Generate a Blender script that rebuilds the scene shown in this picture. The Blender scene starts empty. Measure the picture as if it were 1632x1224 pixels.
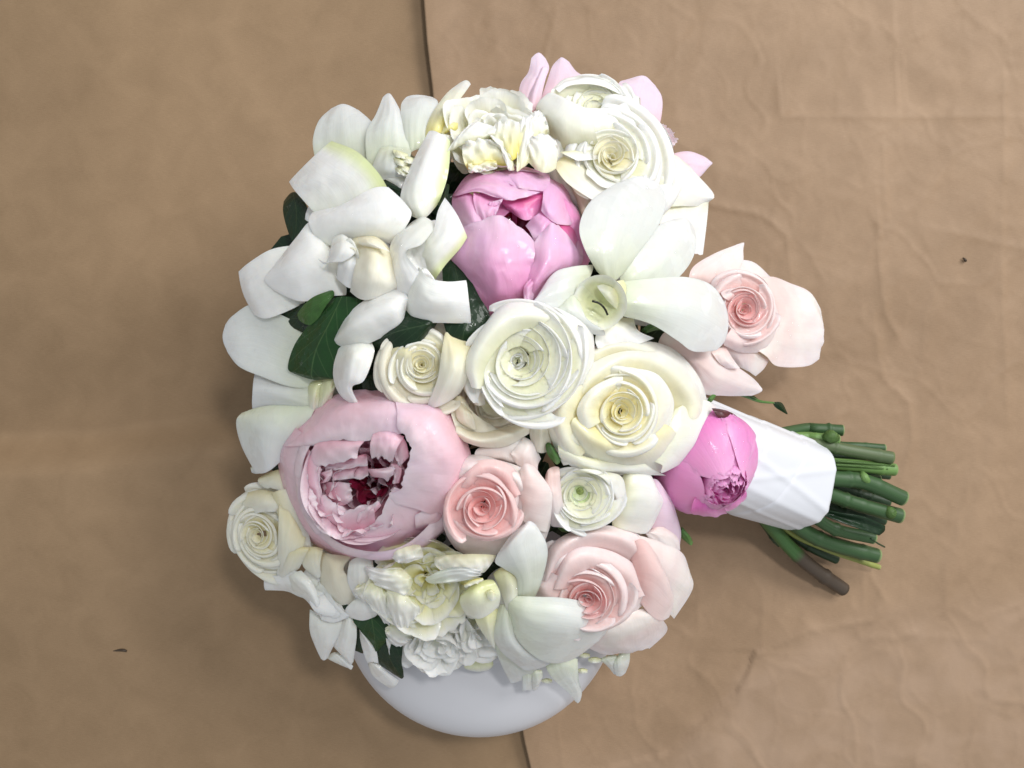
import bpy, math, random
import numpy as np
from mathutils import Vector

scn = bpy.context.scene
col = scn.collection
PI = math.pi

# ------------------------------------------------------------------ camera, world, lamps, exposure
CAM_H = 0.62            # camera height over the paper, metres
FPX = 1315.0            # focal length in pixels of the 1632 x 1224 frame
cam_d = bpy.data.cameras.new("camera")
cam_d.sensor_width = 36.0
cam_d.lens = 36.0 * FPX / 1632.0
cam_d.clip_start = 0.01
cam_d.clip_end = 50.0
cam_d.dof.use_dof = True
cam_d.dof.focus_distance = 0.445
cam_d.dof.aperture_fstop = 22.0
cam = bpy.data.objects.new("camera", cam_d)
cam.location = (0, 0, CAM_H)
col.objects.link(cam)
scn.camera = cam

world = bpy.data.worlds.new("World")
scn.world = world
world.use_nodes = True
bg = world.node_tree.nodes["Background"]
bg.inputs[0].default_value = (0.93, 0.97, 1.0, 1)
bg.inputs[1].default_value = 0.50

def area(name, loc, target, size, power, color):
    d = bpy.data.lights.new(name, 'AREA')
    d.shape = 'RECTANGLE'
    d.size, d.size_y = size
    d.energy = power
    d.color = color
    o = bpy.data.objects.new(name, d)
    o.location = loc
    o.rotation_euler = (Vector(target) - Vector(loc)).to_track_quat('-Z', 'Y').to_euler()
    col.objects.link(o)
    return o
area("window_light", (1.75, 1.45, 1.65), (0, 0, 0.08), (1.5, 1.0), 54.0, (1.0, 0.985, 0.96))
area("glint_lamp", (0.42, 0.50, 1.55), (0, 0, 0.1), (0.26, 0.15), 8.5, (1.0, 0.98, 0.95))  # small added lamp, no known fixture; gives the wet petals crisp glints

vs = scn.view_settings
vs.view_transform = 'Standard'
vs.look = 'None'
vs.exposure = 0.0
vs.gamma = 1.0
scn.cycles.diffuse_bounces = 8
scn.cycles.transmission_bounces = 8
scn.cycles.max_bounces = 12
scn.cycles.use_denoising = True

# ------------------------------------------------------------------ small helpers
rng = np.random.default_rng(7)

def P(px, py, z):
    """The point at height z that stands over this place of the table, seen from above."""
    k = (CAM_H - z) / FPX
    return np.stack([(px - 816.0) * k, (612.0 - py) * k, z + 0 * px], axis=-1)

def dome(px, py):
    d = np.sqrt(((px - 745) / 430.0) ** 2 + ((py - 600) / 520.0) ** 2)
    return 0.08 + 0.12 * np.cos(np.minimum(d * 1.2566, PI / 2))

def mesh_obj(name, verts, faces, mat, parent=None, uvs=None, smooth=True):
    me = bpy.data.meshes.new(name)
    v = np.asarray(verts, dtype=float)
    if parent is not None:
        v = v - np.array(parent.location)
    me.from_pydata(v.tolist(), [], faces)
    if uvs is not None:
        uvl = me.uv_layers.new(name="UVMap")
        idx = np.empty(len(me.loops), dtype=np.int32)
        me.loops.foreach_get("vertex_index", idx)
        uvl.data.foreach_set("uv", np.asarray(uvs, dtype=np.float32)[idx].ravel())
    if smooth:
        me.polygons.foreach_set("use_smooth", np.ones(len(me.polygons), dtype=bool))
    me.materials.append(mat)
    o = bpy.data.objects.new(name, me)
    col.objects.link(o)
    if parent is not None:
        o.parent = parent
    return o

def grid_faces(nr, nc, wrap=False):
    f = []
    for i in range(nr - 1):
        for j in range(nc - 1):
            a = i * nc + j
            f.append((a, a + 1, a + nc + 1, a + nc))
        if wrap:
            a = i * nc + nc - 1
            f.append((a, i * nc, i * nc + nc, a + nc))
    return f

def thing(name, label, cat, loc, group=None):
    o = bpy.data.objects.new(name, None)
    o.empty_display_size = 0.01
    o.location = loc
    o['label'] = label
    o['category'] = cat
    if group:
        o['group'] = group
    col.objects.link(o)
    return o

def tag(o, label, cat, group=None):
    o['label'] = label
    o['category'] = cat
    if group:
        o['group'] = group
    return o

def catmull(ctrl, n):
    """Resample control points (k, m, 3) along axis 0 to n samples."""
    c = np.asarray(ctrl, dtype=float)
    k = c.shape[0]
    if k == 2:
        t = np.linspace(0, 1, n).reshape((-1,) + (1,) * (c.ndim - 1))
        return c[0] * (1 - t) + c[1] * t
    ext = np.concatenate([[2 * c[0] - c[1]], c, [2 * c[-1] - c[-2]]], axis=0)
    t = np.linspace(0, k - 1, n)
    i = np.minimum(t.astype(int), k - 2)
    f = (t - i).reshape((-1,) + (1,) * (c.ndim - 1))
    p0, p1, p2, p3 = ext[i], ext[i + 1], ext[i + 2], ext[i + 3]
    return 0.5 * (2 * p1 + (p2 - p0) * f + (2 * p0 - 5 * p1 + 4 * p2 - p3) * f ** 2 + (3 * p1 - p0 - 3 * p2 + p3) * f ** 3)

def sstep(a, b, x):
    t = np.clip((x - a) / (b - a), 0, 1)
    return t * t * (3 - 2 * t)

def wob(u, v, r, fu=2.0, fv=2.0):
    """Smooth random ripple on [0,1]^2."""
    s = 0
    for _ in range(4):
        a, b, c = r.uniform(-fu, fu), r.uniform(-fv, fv), r.uniform(0, 2 * PI)
        s = s + np.sin(2 * PI * (a * u + b * v) + c)
    return s / 4

def vnoise(x, y, seed):
    """Value noise in [0,1]."""
    g = np.random.default_rng(seed).random((256, 256))
    xi, yi = np.floor(x).astype(int), np.floor(y).astype(int)
    fx, fy = x - xi, y - yi
    fx, fy = fx * fx * (3 - 2 * fx), fy * fy * (3 - 2 * fy)
    a, b = g[xi % 256, yi % 256], g[(xi + 1) % 256, yi % 256]
    c, d = g[xi % 256, (yi + 1) % 256], g[(xi + 1) % 256, (yi + 1) % 256]
    return (a * (1 - fx) + b * fx) * (1 - fy) + (c * (1 - fx) + d * fx) * fy

# ------------------------------------------------------------------ materials
def nodes_of(name):
    m = bpy.data.materials.new(name)
    m.use_nodes = True
    nt = m.node_tree
    for n in list(nt.nodes):
        nt.nodes.remove(n)
    out = nt.nodes.new('ShaderNodeOutputMaterial')
    return m, nt, out

def mathn(nt, op, a, b=None, clamp=False):
    n = nt.nodes.new('ShaderNodeMath')
    n.operation = op
    n.use_clamp = clamp
    for i, x in enumerate((a, b)):
        if x is None:
            continue
        if isinstance(x, (int, float)):
            n.inputs[i].default_value = x
        else:
            nt.links.new(x, n.inputs[i])
    return n.outputs[0]

def mixc(nt, fac, a, b, mode='MIX'):
    n = nt.nodes.new('ShaderNodeMix')
    n.data_type = 'RGBA'
    n.blend_type = mode
    for sock, x in ((n.inputs[0], fac), (n.inputs[6], a), (n.inputs[7], b)):
        if isinstance(x, (int, float)):
            sock.default_value = x
        elif isinstance(x, tuple):
            sock.default_value = (x[0], x[1], x[2], 1)
        else:
            nt.links.new(x, sock)
    return n.outputs[2]

def petal_mat(name, base, mid, rim, edge=None, trans=0.35, rough=0.45, coat=0.35, vein=0.10, pos=(0.0, 0.45, 1.0), blotch=None, bump=0.2):
    m, nt, out = nodes_of(name)
    L = nt.links.new
    uv = nt.nodes.new('ShaderNodeUVMap')
    sep = nt.nodes.new('ShaderNodeSeparateXYZ')
    L(uv.outputs[0], sep.inputs[0])
    geo = nt.nodes.new('ShaderNodeTexCoord')
    oi = nt.nodes.new('ShaderNodeObjectInfo')
    big = nt.nodes.new('ShaderNodeTexNoise')
    big.inputs['Scale'].default_value = 55
    big.inputs['Detail'].default_value = 3
    L(geo.outputs['Object'], big.inputs['Vector'])
    vv = mathn(nt, 'ADD', sep.outputs[1], mathn(nt, 'MULTIPLY', mathn(nt, 'SUBTRACT', big.outputs[0], 0.5), 0.35))
    ramp = nt.nodes.new('ShaderNodeValToRGB')
    els = ramp.color_ramp.elements
    els[0].position, els[1].position = pos[0], pos[2]
    els[0].color, els[1].color = (*base, 1), (*rim, 1)
    e = els.new(pos[1])
    e.color = (*mid, 1)
    L(vv, ramp.inputs[0])
    c = ramp.outputs[0]
    if edge is not None:
        mr = nt.nodes.new('ShaderNodeMapRange')
        mr.interpolation_type = 'SMOOTHSTEP'
        mr.inputs[1].default_value, mr.inputs[2].default_value = 0.72, 0.98
        L(sep.outputs[0], mr.inputs[0])
        c = mixc(nt, mathn(nt, 'MULTIPLY', mr.outputs[0], 0.75), c, edge)
    # fine veins that run from the base to the rim
    mp = nt.nodes.new('ShaderNodeMapping')
    mp.inputs['Scale'].default_value = (34, 2.2, 1)
    L(uv.outputs[0], mp.inputs[0])
    vn = nt.nodes.new('ShaderNodeTexNoise')
    vn.inputs['Scale'].default_value = 1.0
    vn.inputs['Detail'].default_value = 4
    vn.inputs['Distortion'].default_value = 0.4
    L(mp.outputs[0], vn.inputs['Vector'])
    k = mathn(nt, 'ADD', 1.0 - vein * 0.55, mathn(nt, 'MULTIPLY', vn.outputs[0], vein))
    k2 = mathn(nt, 'ADD', 0.955, mathn(nt, 'MULTIPLY', oi.outputs['Random'], 0.06))
    kk = mathn(nt, 'MULTIPLY', k, k2)
    comb = nt.nodes.new('ShaderNodeCombineColor')
    for i in range(3):
        L(kk, comb.inputs[i])
    c = mixc(nt, 1.0, c, comb.outputs[0], 'MULTIPLY')
    if blotch is not None:
        b2 = nt.nodes.new('ShaderNodeTexNoise')
        b2.inputs['Scale'].default_value = 28
        b2.inputs['Detail'].default_value = 2
        L(geo.outputs['Object'], b2.inputs['Vector'])
        mr2 = nt.nodes.new('ShaderNodeMapRange')
        mr2.interpolation_type = 'SMOOTHSTEP'
        mr2.inputs[1].default_value, mr2.inputs[2].default_value = 0.42, 0.68
        L(b2.outputs[0], mr2.inputs[0])
        c = mixc(nt, mathn(nt, 'MULTIPLY', mr2.outputs[0], 0.8), c, blotch)
    # relief: veins and a slight crinkle; drops of water left on the skin
    drop = nt.nodes.new('ShaderNodeTexNoise')
    drop.inputs['Scale'].default_value = 170
    drop.inputs['Detail'].default_value = 2
    L(geo.outputs['Object'], drop.inputs['Vector'])
    h = mathn(nt, 'ADD', mathn(nt, 'MULTIPLY', vn.outputs[0], 0.5), mathn(nt, 'MULTIPLY', drop.outputs[0], 0.6))
    bp = nt.nodes.new('ShaderNodeBump')
    bp.inputs['Strength'].default_value = bump
    bp.inputs['Distance'].default_value = 0.0012
    L(h, bp.inputs['Height'])
    wet = nt.nodes.new('ShaderNodeTexNoise')
    wet.inputs['Scale'].default_value = 70
    wet.inputs['Detail'].default_value = 3
    L(geo.outputs['Object'], wet.inputs['Vector'])
    mw = nt.nodes.new('ShaderNodeMapRange')
    mw.interpolation_type = 'SMOOTHSTEP'
    mw.inputs[1].default_value, mw.inputs[2].default_value = 0.44, 0.52
    L(wet.outputs[0], mw.inputs[0])
    bp2 = nt.nodes.new('ShaderNodeBump')
    bp2.inputs['Strength'].default_value = 0.28
    bp2.inputs['Distance'].default_value = 0.0012
    L(mathn(nt, 'ADD', drop.outputs[0], mathn(nt, 'MULTIPLY', mw.outputs[0], 0.35)), bp2.inputs['Height'])
    pr = nt.nodes.new('ShaderNodeBsdfPrincipled')
    L(c, pr.inputs['Base Color'])
    pr.inputs['Roughness'].default_value = rough
    pr.inputs['Specular IOR Level'].default_value = 0.35
    L(bp.outputs[0], pr.inputs['Normal'])
    L(mathn(nt, 'MULTIPLY', mw.outputs[0], min(1.0, coat * 1.25)), pr.inputs['Coat Weight'])
    pr.inputs['Coat Roughness'].default_value = 0.08
    L(bp2.outputs[0], pr.inputs['Coat Normal'])
    tr = nt.nodes.new('ShaderNodeBsdfTranslucent')
    L(c, tr.inputs['Color'])
    mx = nt.nodes.new('ShaderNodeMixShader')
    mx.inputs[0].default_value = 0.12 * trans / 0.3
    pr.inputs['Subsurface Weight'].default_value = 0.7
    pr.inputs['Subsurface Radius'].default_value = (1.0, 0.9, 0.8)
    pr.inputs['Subsurface Scale'].default_value = 0.003
    L(pr.outputs[0], mx.inputs[1])
    L(tr.outputs[0], mx.inputs[2])
    L(mx.outputs[0], out.inputs[0])
    return m

M = {}
M['orchid'] = petal_mat('orchid_petal', (0.74, 0.79, 0.62), (0.79, 0.82, 0.785), (0.81, 0.825, 0.84), coat=0.7, rough=0.35, vein=0.07, trans=0.3)
M['lip'] = petal_mat('orchid_lip', (0.710, 0.753, 0.387), (0.860, 0.882, 0.624), (0.914, 0.925, 0.860), coat=0.5, trans=0.35)
M['tube'] = petal_mat('orchid_throat', (0.796, 0.796, 0.452), (0.882, 0.882, 0.667), (0.914, 0.925, 0.839), coat=0.3, trans=0.35)
M['gardenia'] = petal_mat('gardenia_petal', (0.89, 0.91, 0.84), (0.92, 0.93, 0.905), (0.94, 0.945, 0.945), coat=0.7, rough=0.38, vein=0.07, trans=0.28)
M['gardenia_edge'] = petal_mat('gardenia_green_edged_petal', (0.89, 0.92, 0.80), (0.92, 0.93, 0.90), (0.94, 0.945, 0.94), edge=(0.710, 0.796, 0.323), coat=0.7, rough=0.38, vein=0.07, trans=0.28)
M['gardenia_bud'] = petal_mat('gardenia_bud_petal', (0.860, 0.796, 0.559), (0.903, 0.871, 0.731), (0.925, 0.914, 0.849), coat=0.4, rough=0.4, vein=0.05, trans=0.3)
M['cream'] = petal_mat('cream_rose_petal', (0.86, 0.80, 0.50), (0.91, 0.89, 0.74), (0.93, 0.93, 0.87), coat=0.14, trans=0.38)
M['cream_dull'] = petal_mat('cream_rose_outer_petal', (0.82, 0.76, 0.56), (0.87, 0.83, 0.69), (0.89, 0.86, 0.75), coat=0.14, trans=0.36)
M['white_rose'] = petal_mat('white_rose_petal', (0.90, 0.80, 0.38), (0.93, 0.90, 0.68), (0.94, 0.945, 0.90), pos=(0.05, 0.5, 0.88), coat=0.4, trans=0.38)
M['ranunculus'] = petal_mat('ranunculus_petal', (0.88, 0.88, 0.62), (0.92, 0.925, 0.86), (0.94, 0.94, 0.93), pos=(0.0, 0.45, 0.8), coat=0.3, vein=0.08, trans=0.36)
M['ranunculus_green'] = petal_mat('ranunculus_greenish_petal', (0.645, 0.774, 0.366), (0.860, 0.903, 0.688), (0.925, 0.935, 0.903), pos=(0.0, 0.4, 0.9), coat=0.3, vein=0.08, trans=0.36)
M['ruffle'] = petal_mat('ruffled_peony_petal', (0.90, 0.80, 0.20), (0.92, 0.90, 0.66), (0.93, 0.93, 0.88), pos=(0.0, 0.4, 0.85), coat=0.5, vein=0.12, trans=0.4)
M['ruffle_deep'] = petal_mat('lemon_hearted_peony_petal', (0.88, 0.80, 0.26), (0.91, 0.89, 0.55), (0.93, 0.93, 0.88), pos=(0.0, 0.55, 0.95), coat=0.4, vein=0.12, trans=0.4)
M['pink_rose'] = petal_mat('pink_rose_petal', (0.88, 0.46, 0.44), (0.90, 0.58, 0.57), (0.91, 0.69, 0.68), pos=(0.0, 0.5, 1.0), coat=0.3, trans=0.36)
M['pink_rose_pale'] = petal_mat('pale_pink_rose_petal', (0.89, 0.57, 0.54), (0.91, 0.69, 0.67), (0.92, 0.79, 0.79), pos=(0.0, 0.4, 0.9), coat=0.35, trans=0.36)
M['pink_rose_outer'] = petal_mat('blush_rose_outer_petal', (0.88, 0.66, 0.62), (0.91, 0.77, 0.76), (0.92, 0.85, 0.87), coat=0.35, trans=0.36, blotch=(0.903, 0.860, 0.817))
M['peony'] = petal_mat('pink_peony_petal', (0.84, 0.34, 0.60), (0.86, 0.48, 0.71), (0.88, 0.64, 0.80), coat=0.4, vein=0.14, trans=0.34, blotch=(0.839, 0.495, 0.774))
M['peony_deep'] = petal_mat('deep_pink_peony_petal', (0.667, 0.086, 0.258), (0.817, 0.258, 0.538), (0.860, 0.409, 0.667), coat=0.3, vein=0.14, trans=0.34)
M['blush'] = petal_mat('blush_peony_petal', (0.90, 0.52, 0.61), (0.92, 0.66, 0.74), (0.93, 0.80, 0.86), coat=0.45, vein=0.12, trans=0.34, blotch=(0.84, 0.64, 0.79))
M['blush_in'] = petal_mat('blush_peony_inner_petal', (0.84, 0.42, 0.52), (0.90, 0.62, 0.71), (0.91, 0.80, 0.85), coat=0.4, vein=0.12, trans=0.36)
M['crimson'] = petal_mat('crimson_peony_centre', (0.10, 0.003, 0.012), (0.17, 0.006, 0.022), (0.24, 0.012, 0.05), coat=0.4, vein=0.2, trans=0.15)
M['magenta'] = petal_mat('magenta_peony_petal', (0.667, 0.075, 0.387), (0.774, 0.183, 0.538), (0.860, 0.430, 0.710), coat=0.12, vein=0.2, trans=0.3, blotch=(0.839, 0.323, 0.602))
M['lilac'] = petal_mat('pale_lilac_peony_petal', (0.860, 0.602, 0.667), (0.892, 0.710, 0.839), (0.903, 0.753, 0.903), coat=0.2, vein=0.08, trans=0.4)
M['sepal'] = petal_mat('green_sepal', (0.05, 0.12, 0.03), (0.07, 0.17, 0.04), (0.10, 0.22, 0.06), coat=0.3, trans=0.1)
M['maroon'] = petal_mat('maroon_sepal', (0.06, 0.015, 0.02), (0.09, 0.012, 0.02), (0.10, 0.03, 0.03), coat=0.2, trans=0.05)
M['yellow_sepal'] = petal_mat('yellow_sepal', (0.66, 0.66, 0.14), (0.72, 0.72, 0.22), (0.78, 0.78, 0.45), coat=0.8, trans=0.3)
M['eye'] = petal_mat('ranunculus_eye', (0.16, 0.22, 0.05), (0.24, 0.32, 0.08), (0.34, 0.42, 0.14), coat=0.3, trans=0.1)

def leaf_mat(name, dark, light, veinc):
    m, nt, out = nodes_of(name)
    L = nt.links.new
    uv = nt.nodes.new('ShaderNodeUVMap')
    sep = nt.nodes.new('ShaderNodeSeparateXYZ')
    L(uv.outputs[0], sep.inputs[0])
    tc = nt.nodes.new('ShaderNodeTexCoord')
    n1 = nt.nodes.new('ShaderNodeTexNoise')
    n1.inputs['Scale'].default_value = 60
    n1.inputs['Detail'].default_value = 4
    L(tc.outputs['Object'], n1.inputs['Vector'])
    c = mixc(nt, n1.outputs[0], dark, light)
    du = mathn(nt, 'ABSOLUTE', mathn(nt, 'SUBTRACT', sep.outputs[0], 0.5))
    midv = mathn(nt, 'SUBTRACT', 1.0, mathn(nt, 'DIVIDE', du, 0.022), clamp=True)
    # side veins: slanted lines mirrored on the midrib
    t = mathn(nt, 'FRACT', mathn(nt, 'ADD', mathn(nt, 'MULTIPLY', sep.outputs[1], 5.0), mathn(nt, 'MULTIPLY', du, -4.0)))
    tv = mathn(nt, 'ABSOLUTE', mathn(nt, 'SUBTRACT', t, 0.5))
    side = mathn(nt, 'MULTIPLY', mathn(nt, 'SUBTRACT', 1.0, mathn(nt, 'DIVIDE', tv, 0.06), clamp=True), 0.55)
    vf = mathn(nt, 'MAXIMUM', midv, side)
    vf = mathn(nt, 'MULTIPLY', vf, mathn(nt, 'ADD', 0.25, mathn(nt, 'MULTIPLY', n1.outputs[0], 0.6)))
    c = mixc(nt, vf, c, veinc)
    n2 = nt.nodes.new('ShaderNodeTexNoise')
    n2.inputs['Scale'].default_value = 190
    n2.inputs['Detail'].default_value = 2
    L(tc.outputs['Object'], n2.inputs['Vector'])
    bp = nt.nodes.new('ShaderNodeBump')
    bp.inputs['Strength'].default_value = 0.55
    bp.inputs['Distance'].default_value = 0.0015
    L(mathn(nt, 'ADD', n2.outputs[0], mathn(nt, 'MULTIPLY', vf, -0.3)), bp.inputs['Height'])
    pr = nt.nodes.new('ShaderNodeBsdfPrincipled')
    L(c, pr.inputs['Base Color'])
    pr.inputs['Roughness'].default_value = 0.50
    pr.inputs['Specular IOR Level'].default_value = 0.25
    pr.inputs['Coat Weight'].default_value = 0.3
    pr.inputs['Coat Roughness'].default_value = 0.07
    L(bp.outputs[0], pr.inputs['Normal'])
    L(bp.outputs[0], pr.inputs['Coat Normal'])
    L(pr.outputs[0], out.inputs[0])
    return m
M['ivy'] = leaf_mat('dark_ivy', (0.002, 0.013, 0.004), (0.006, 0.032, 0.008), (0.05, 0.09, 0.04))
M['ivy_mid'] = leaf_mat('ivy_green', (0.004, 0.030, 0.005), (0.011, 0.066, 0.010), (0.09, 0.17, 0.06))
M['ivy_back'] = leaf_mat('ivy_underside', (0.03, 0.10, 0.02), (0.05, 0.13, 0.025), (0.08, 0.16, 0.05))

# ------------------------------------------------------------------ petal builders
FR = {'A': (440, 130, 4.08), 'B': (800, 70, 4.08), 'C': (350, 370, 4.08), 'D': (700, 370, 4.08), 'E': (1000, 370, 4.08),
      'F': (360, 600, 4.08), 'G': (700, 650, 4.08), 'H': (400, 860, 4.08), 'I': (700, 840, 4.08), 'J': (1030, 600, 4.08),
      'K': (1180, 660, 4.08), 'L': (680, 240, 4.372), 'N': (560, 500, 4.08), 'Q': (680, 130, 5.1), 'R': (701, 446, 2.957), 'S': (701, 733, 2.956), 'T': (351, 430, 2.948), 'U': (701, 64, 2.957), 'V': (351, 765, 2.956), 'p': (0, 0, 1.0)}
_seed = [100]
CRINKLE = {'peony': 2.0, 'blush': 1.1, 'magenta': 2.0, 'ruffle': 2.0, 'pink_rose_outer': 1.5, 'cream_dull': 1.4, 'lilac': 1.6, 'orchid': 0.7}

def rr_():
    _seed[0] += 1
    return np.random.default_rng(_seed[0])

def patch(parent, name, mat, F, rows, n=(25, 27), thick=0.0, roll=1.2, rnd=0.5, jag=0.0, jf=9, dz=0.0, wav=0.5, ruf=0.0, rf=3.0, bul=0.0, tuck=3.5, sc=1.0, crink=0.9):
    """A petal as a sheet through rows of control points (base row first, tip row last); heights in mm over the bouquet's dome."""
    r = rr_()
    ox, oy, s = FR[F]
    m = len(rows[0])
    c = np.array([[(ox + p[0] / s, oy + p[1] / s, (p[2] if len(p) > 2 else 0.0) + dz) for p in row] for row in rows], dtype=float)
    roll *= 0.15
    rnd *= 0.6
    cen = c[..., :2].mean(axis=(0, 1))
    c[..., :2] = cen + (c[..., :2] - cen) * 1.04 * sc
    nu, nv = n
    if jag > 0:
        nu = max(nu, 33)
    fine = 48
    c = catmull(np.swapaxes(c, 0, 1), fine)          # fine in u: (fine, rows, 3)
    c = catmull(np.swapaxes(c, 0, 1), fine)          # (fine v, fine u, 3)
    u = np.linspace(0, 1, nu)[None, :] + np.zeros((nv, 1))
    v = np.linspace(0, 1, nv)[:, None] + np.zeros((1, nu))
    su = np.abs(2 * u - 1)
    ue = 0.5 + (u - 0.5) * (1 - rnd * 0.10 * v ** 6 - rnd * 0.10 * (1 - v) ** 6)
    ve = v * (1 - rnd * 0.16 * su ** 4 * v ** 4) + rnd * 0.20 * su ** 4 * (1 - v) ** 4
    if jag > 0:
        t = vnoise(u * jf, u * 0 + r.uniform(0, 50), _seed[0]) * 0.6 + vnoise(u * jf * 2.3, u * 0 + r.uniform(0, 50), _seed[0] + 1) * 0.4
        ve = ve * (1 - jag * t * v ** 2)
    def samp(uu, vv):
        x, y = np.clip(uu, 0, 1) * (fine - 1), np.clip(vv, 0, 1) * (fine - 1)
        xi, yi = np.minimum(x.astype(int), fine - 2), np.minimum(y.astype(int), fine - 2)
        fx, fy = (x - xi)[..., None], (y - yi)[..., None]
        return (c[yi, xi] * (1 - fx) + c[yi, xi + 1] * fx) * (1 - fy) + (c[yi + 1, xi] * (1 - fx) + c[yi + 1, xi + 1] * fx) * fy
    q = samp(ue, ve)
    px, py, h = q[..., 0], q[..., 1], q[..., 2]
    edge = np.clip((su - 0.62) / 0.38, 0, 1) ** 2
    tip = np.clip((v - 0.72) / 0.28, 0, 1) ** 2
    h = h - roll * np.maximum(edge, tip) + bul * (1 - su ** 2) * np.sin(PI * np.clip(v, 0, 1))
    if thick >= 0.5:
        h = h.mean() + (h - h.mean()) * 0.8
    h = h + wav * wob(u, v, r, 1.3, 1.3)
    if ruf > 0:
        k = np.maximum(su ** 2, v ** 2)
        h = h + ruf * k * wob(u, v, r, rf, rf * 0.6) * 1.6
    h = h - tuck * np.clip(1 - v / 0.22, 0, 1) ** 2
    sd = _seed[0]
    crink = crink * CRINKLE.get(mat, 1.0)
    h = h + crink * ((vnoise(px / 9.0 + 7, py / 9.0 + 3, sd) - 0.5) * 0.55 + (vnoise(px / 22.0 + 9, py / 22.0 + 5, sd + 1) - 0.5)) + 0.35 * wob(u, v, r, 5, 1.2) * np.sin(PI * np.clip(v * 0.8 + 0.2, 0, 1))
    z = dome(px, py) + h * 0.001
    S = P(px, py, z)
    UV = np.stack([u, v], -1)
    return mesh_obj(name, S.reshape(-1, 3), grid_faces(nv, nu), M[mat], parent, UV.reshape(-1, 2))

def lipring(parent, mat, F, rows, cen, deep=7.0, k=0.38, **kw):
    """A broad petal that rises from the heart, crests and curls outward. rows: outer rim, crest, inner face."""
    inner = [(x + (cen[0] - x) * k, y + (cen[1] - y) * k, z - deep) for x, y, z in rows[-1]]
    kw.setdefault('rnd', 0.4)
    kw.setdefault('wav', 0.7)
    kw.setdefault('ruf', 0.8)
    kw.setdefault('n', (37, 20))
    return patch(parent, 'petal', mat, F, [inner] + rows[::-1], tuck=0, **kw)

class Fr:
    """Local frame of a flower head: centre, axis, radius."""
    def __init__(s, c, dz, R, tilt):
        z = float(dome(np.float64(c[0]), np.float64(c[1]))) + dz * 0.001
        s.O = P(np.float64(c[0]), np.float64(c[1]), z)
        s.R = R * (CAM_H - z) / FPX
        n = np.array([tilt[0], -tilt[1], 1.0])
        s.n = n / np.linalg.norm(n)
        ex = np.cross([0, 1.0, 0], s.n)
        s.ex = ex / np.linalg.norm(ex)
        s.ey = np.cross(s.n, s.ex)

def cup(parent, fr, mat, ang, W, prof, name='petal', k=0.30, pw=2.6, spiral=0.0, wav=0.02, wf=1.5, eroll=0.0, jag=0.0, jf=8, n=(17, 16), wbase=0.55, off=(0, 0), point=0.0, fl=0.0, lip=0.0):
    """A cupped petal round a flower's axis. prof: 4 (radius, height) pairs from base to rim, in flower radii."""
    r = rr_()
    nu, nv = n
    if jag > 0:
        nu = max(nu, 31)
    u = np.linspace(-1, 1, nu)
    u = (0.55 * u + 0.45 * np.sin(u * PI / 2))[None, :] + np.zeros((nv, 1))
    v = np.linspace(0, 1, nv)[:, None] + np.zeros((1, nu))
    kk = min(0.7, k * 1.8)
    vm = 1 - kk * (1 - np.sqrt(np.maximum(1 - np.abs(u) ** pw, 0))) + point * np.exp(-(u / 0.16) ** 2)
    if jag > 0:
        t = vnoise(u * jf + 60, u * 0 + r.uniform(0, 50), _seed[0]) * 0.55 + vnoise(u * jf * 2.6 + 60, u * 0 + r.uniform(0, 50), _seed[0] + 1) * 0.45
        vm = vm * (1 - jag * t)
    ve = np.clip(v * vm, 0, 1.12)
    p = catmull(np.array(prof, dtype=float)[:, None, :].repeat(1, 1), 61)[:, 0, :]
    x = np.clip(ve, 0, 1) * 60
    rad = np.interp(x, np.arange(61), p[:, 0])
    hgt = np.interp(x, np.arange(61), p[:, 1]) + np.maximum(ve - 1, 0) * 0.6
    th = math.radians(ang) + u * W * (wbase + (1 - wbase) * v ** 0.6)
    rad = rad * (1 + spiral * u + fl * (u ** 2 - 0.35) * v)
    e = np.abs(u) ** 3 * v ** 1.5
    rad = rad + eroll * e * 0.7
    hgt = hgt - eroll * e
    w = wob((u + 1) / 2, v, r, wf, 1.0) * v ** 1.5
    w2 = wob((u + 1) / 2, v, r, wf, 1.0) * v ** 1.5
    rad = rad + wav * w
    hgt = hgt + wav * w2 * 1.2 + 0.022 * (vnoise(th * 7 * np.maximum(rad, 0.2) + 40, ve * 7 + 9, _seed[0]) - 0.5) * np.minimum(rad * 2, 1)
    X = rad * np.cos(th) + off[0]
    Y = rad * np.sin(th) - off[1]
    V = fr.O + fr.R * (X[..., None] * fr.ex + Y[..., None] * fr.ey + hgt[..., None] * fr.n)
    return mesh_obj(name, V.reshape(-1, 3), grid_faces(nv, nu), M[mat], parent, np.stack([(u + 1) / 2, v], -1).reshape(-1, 2))

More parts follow.
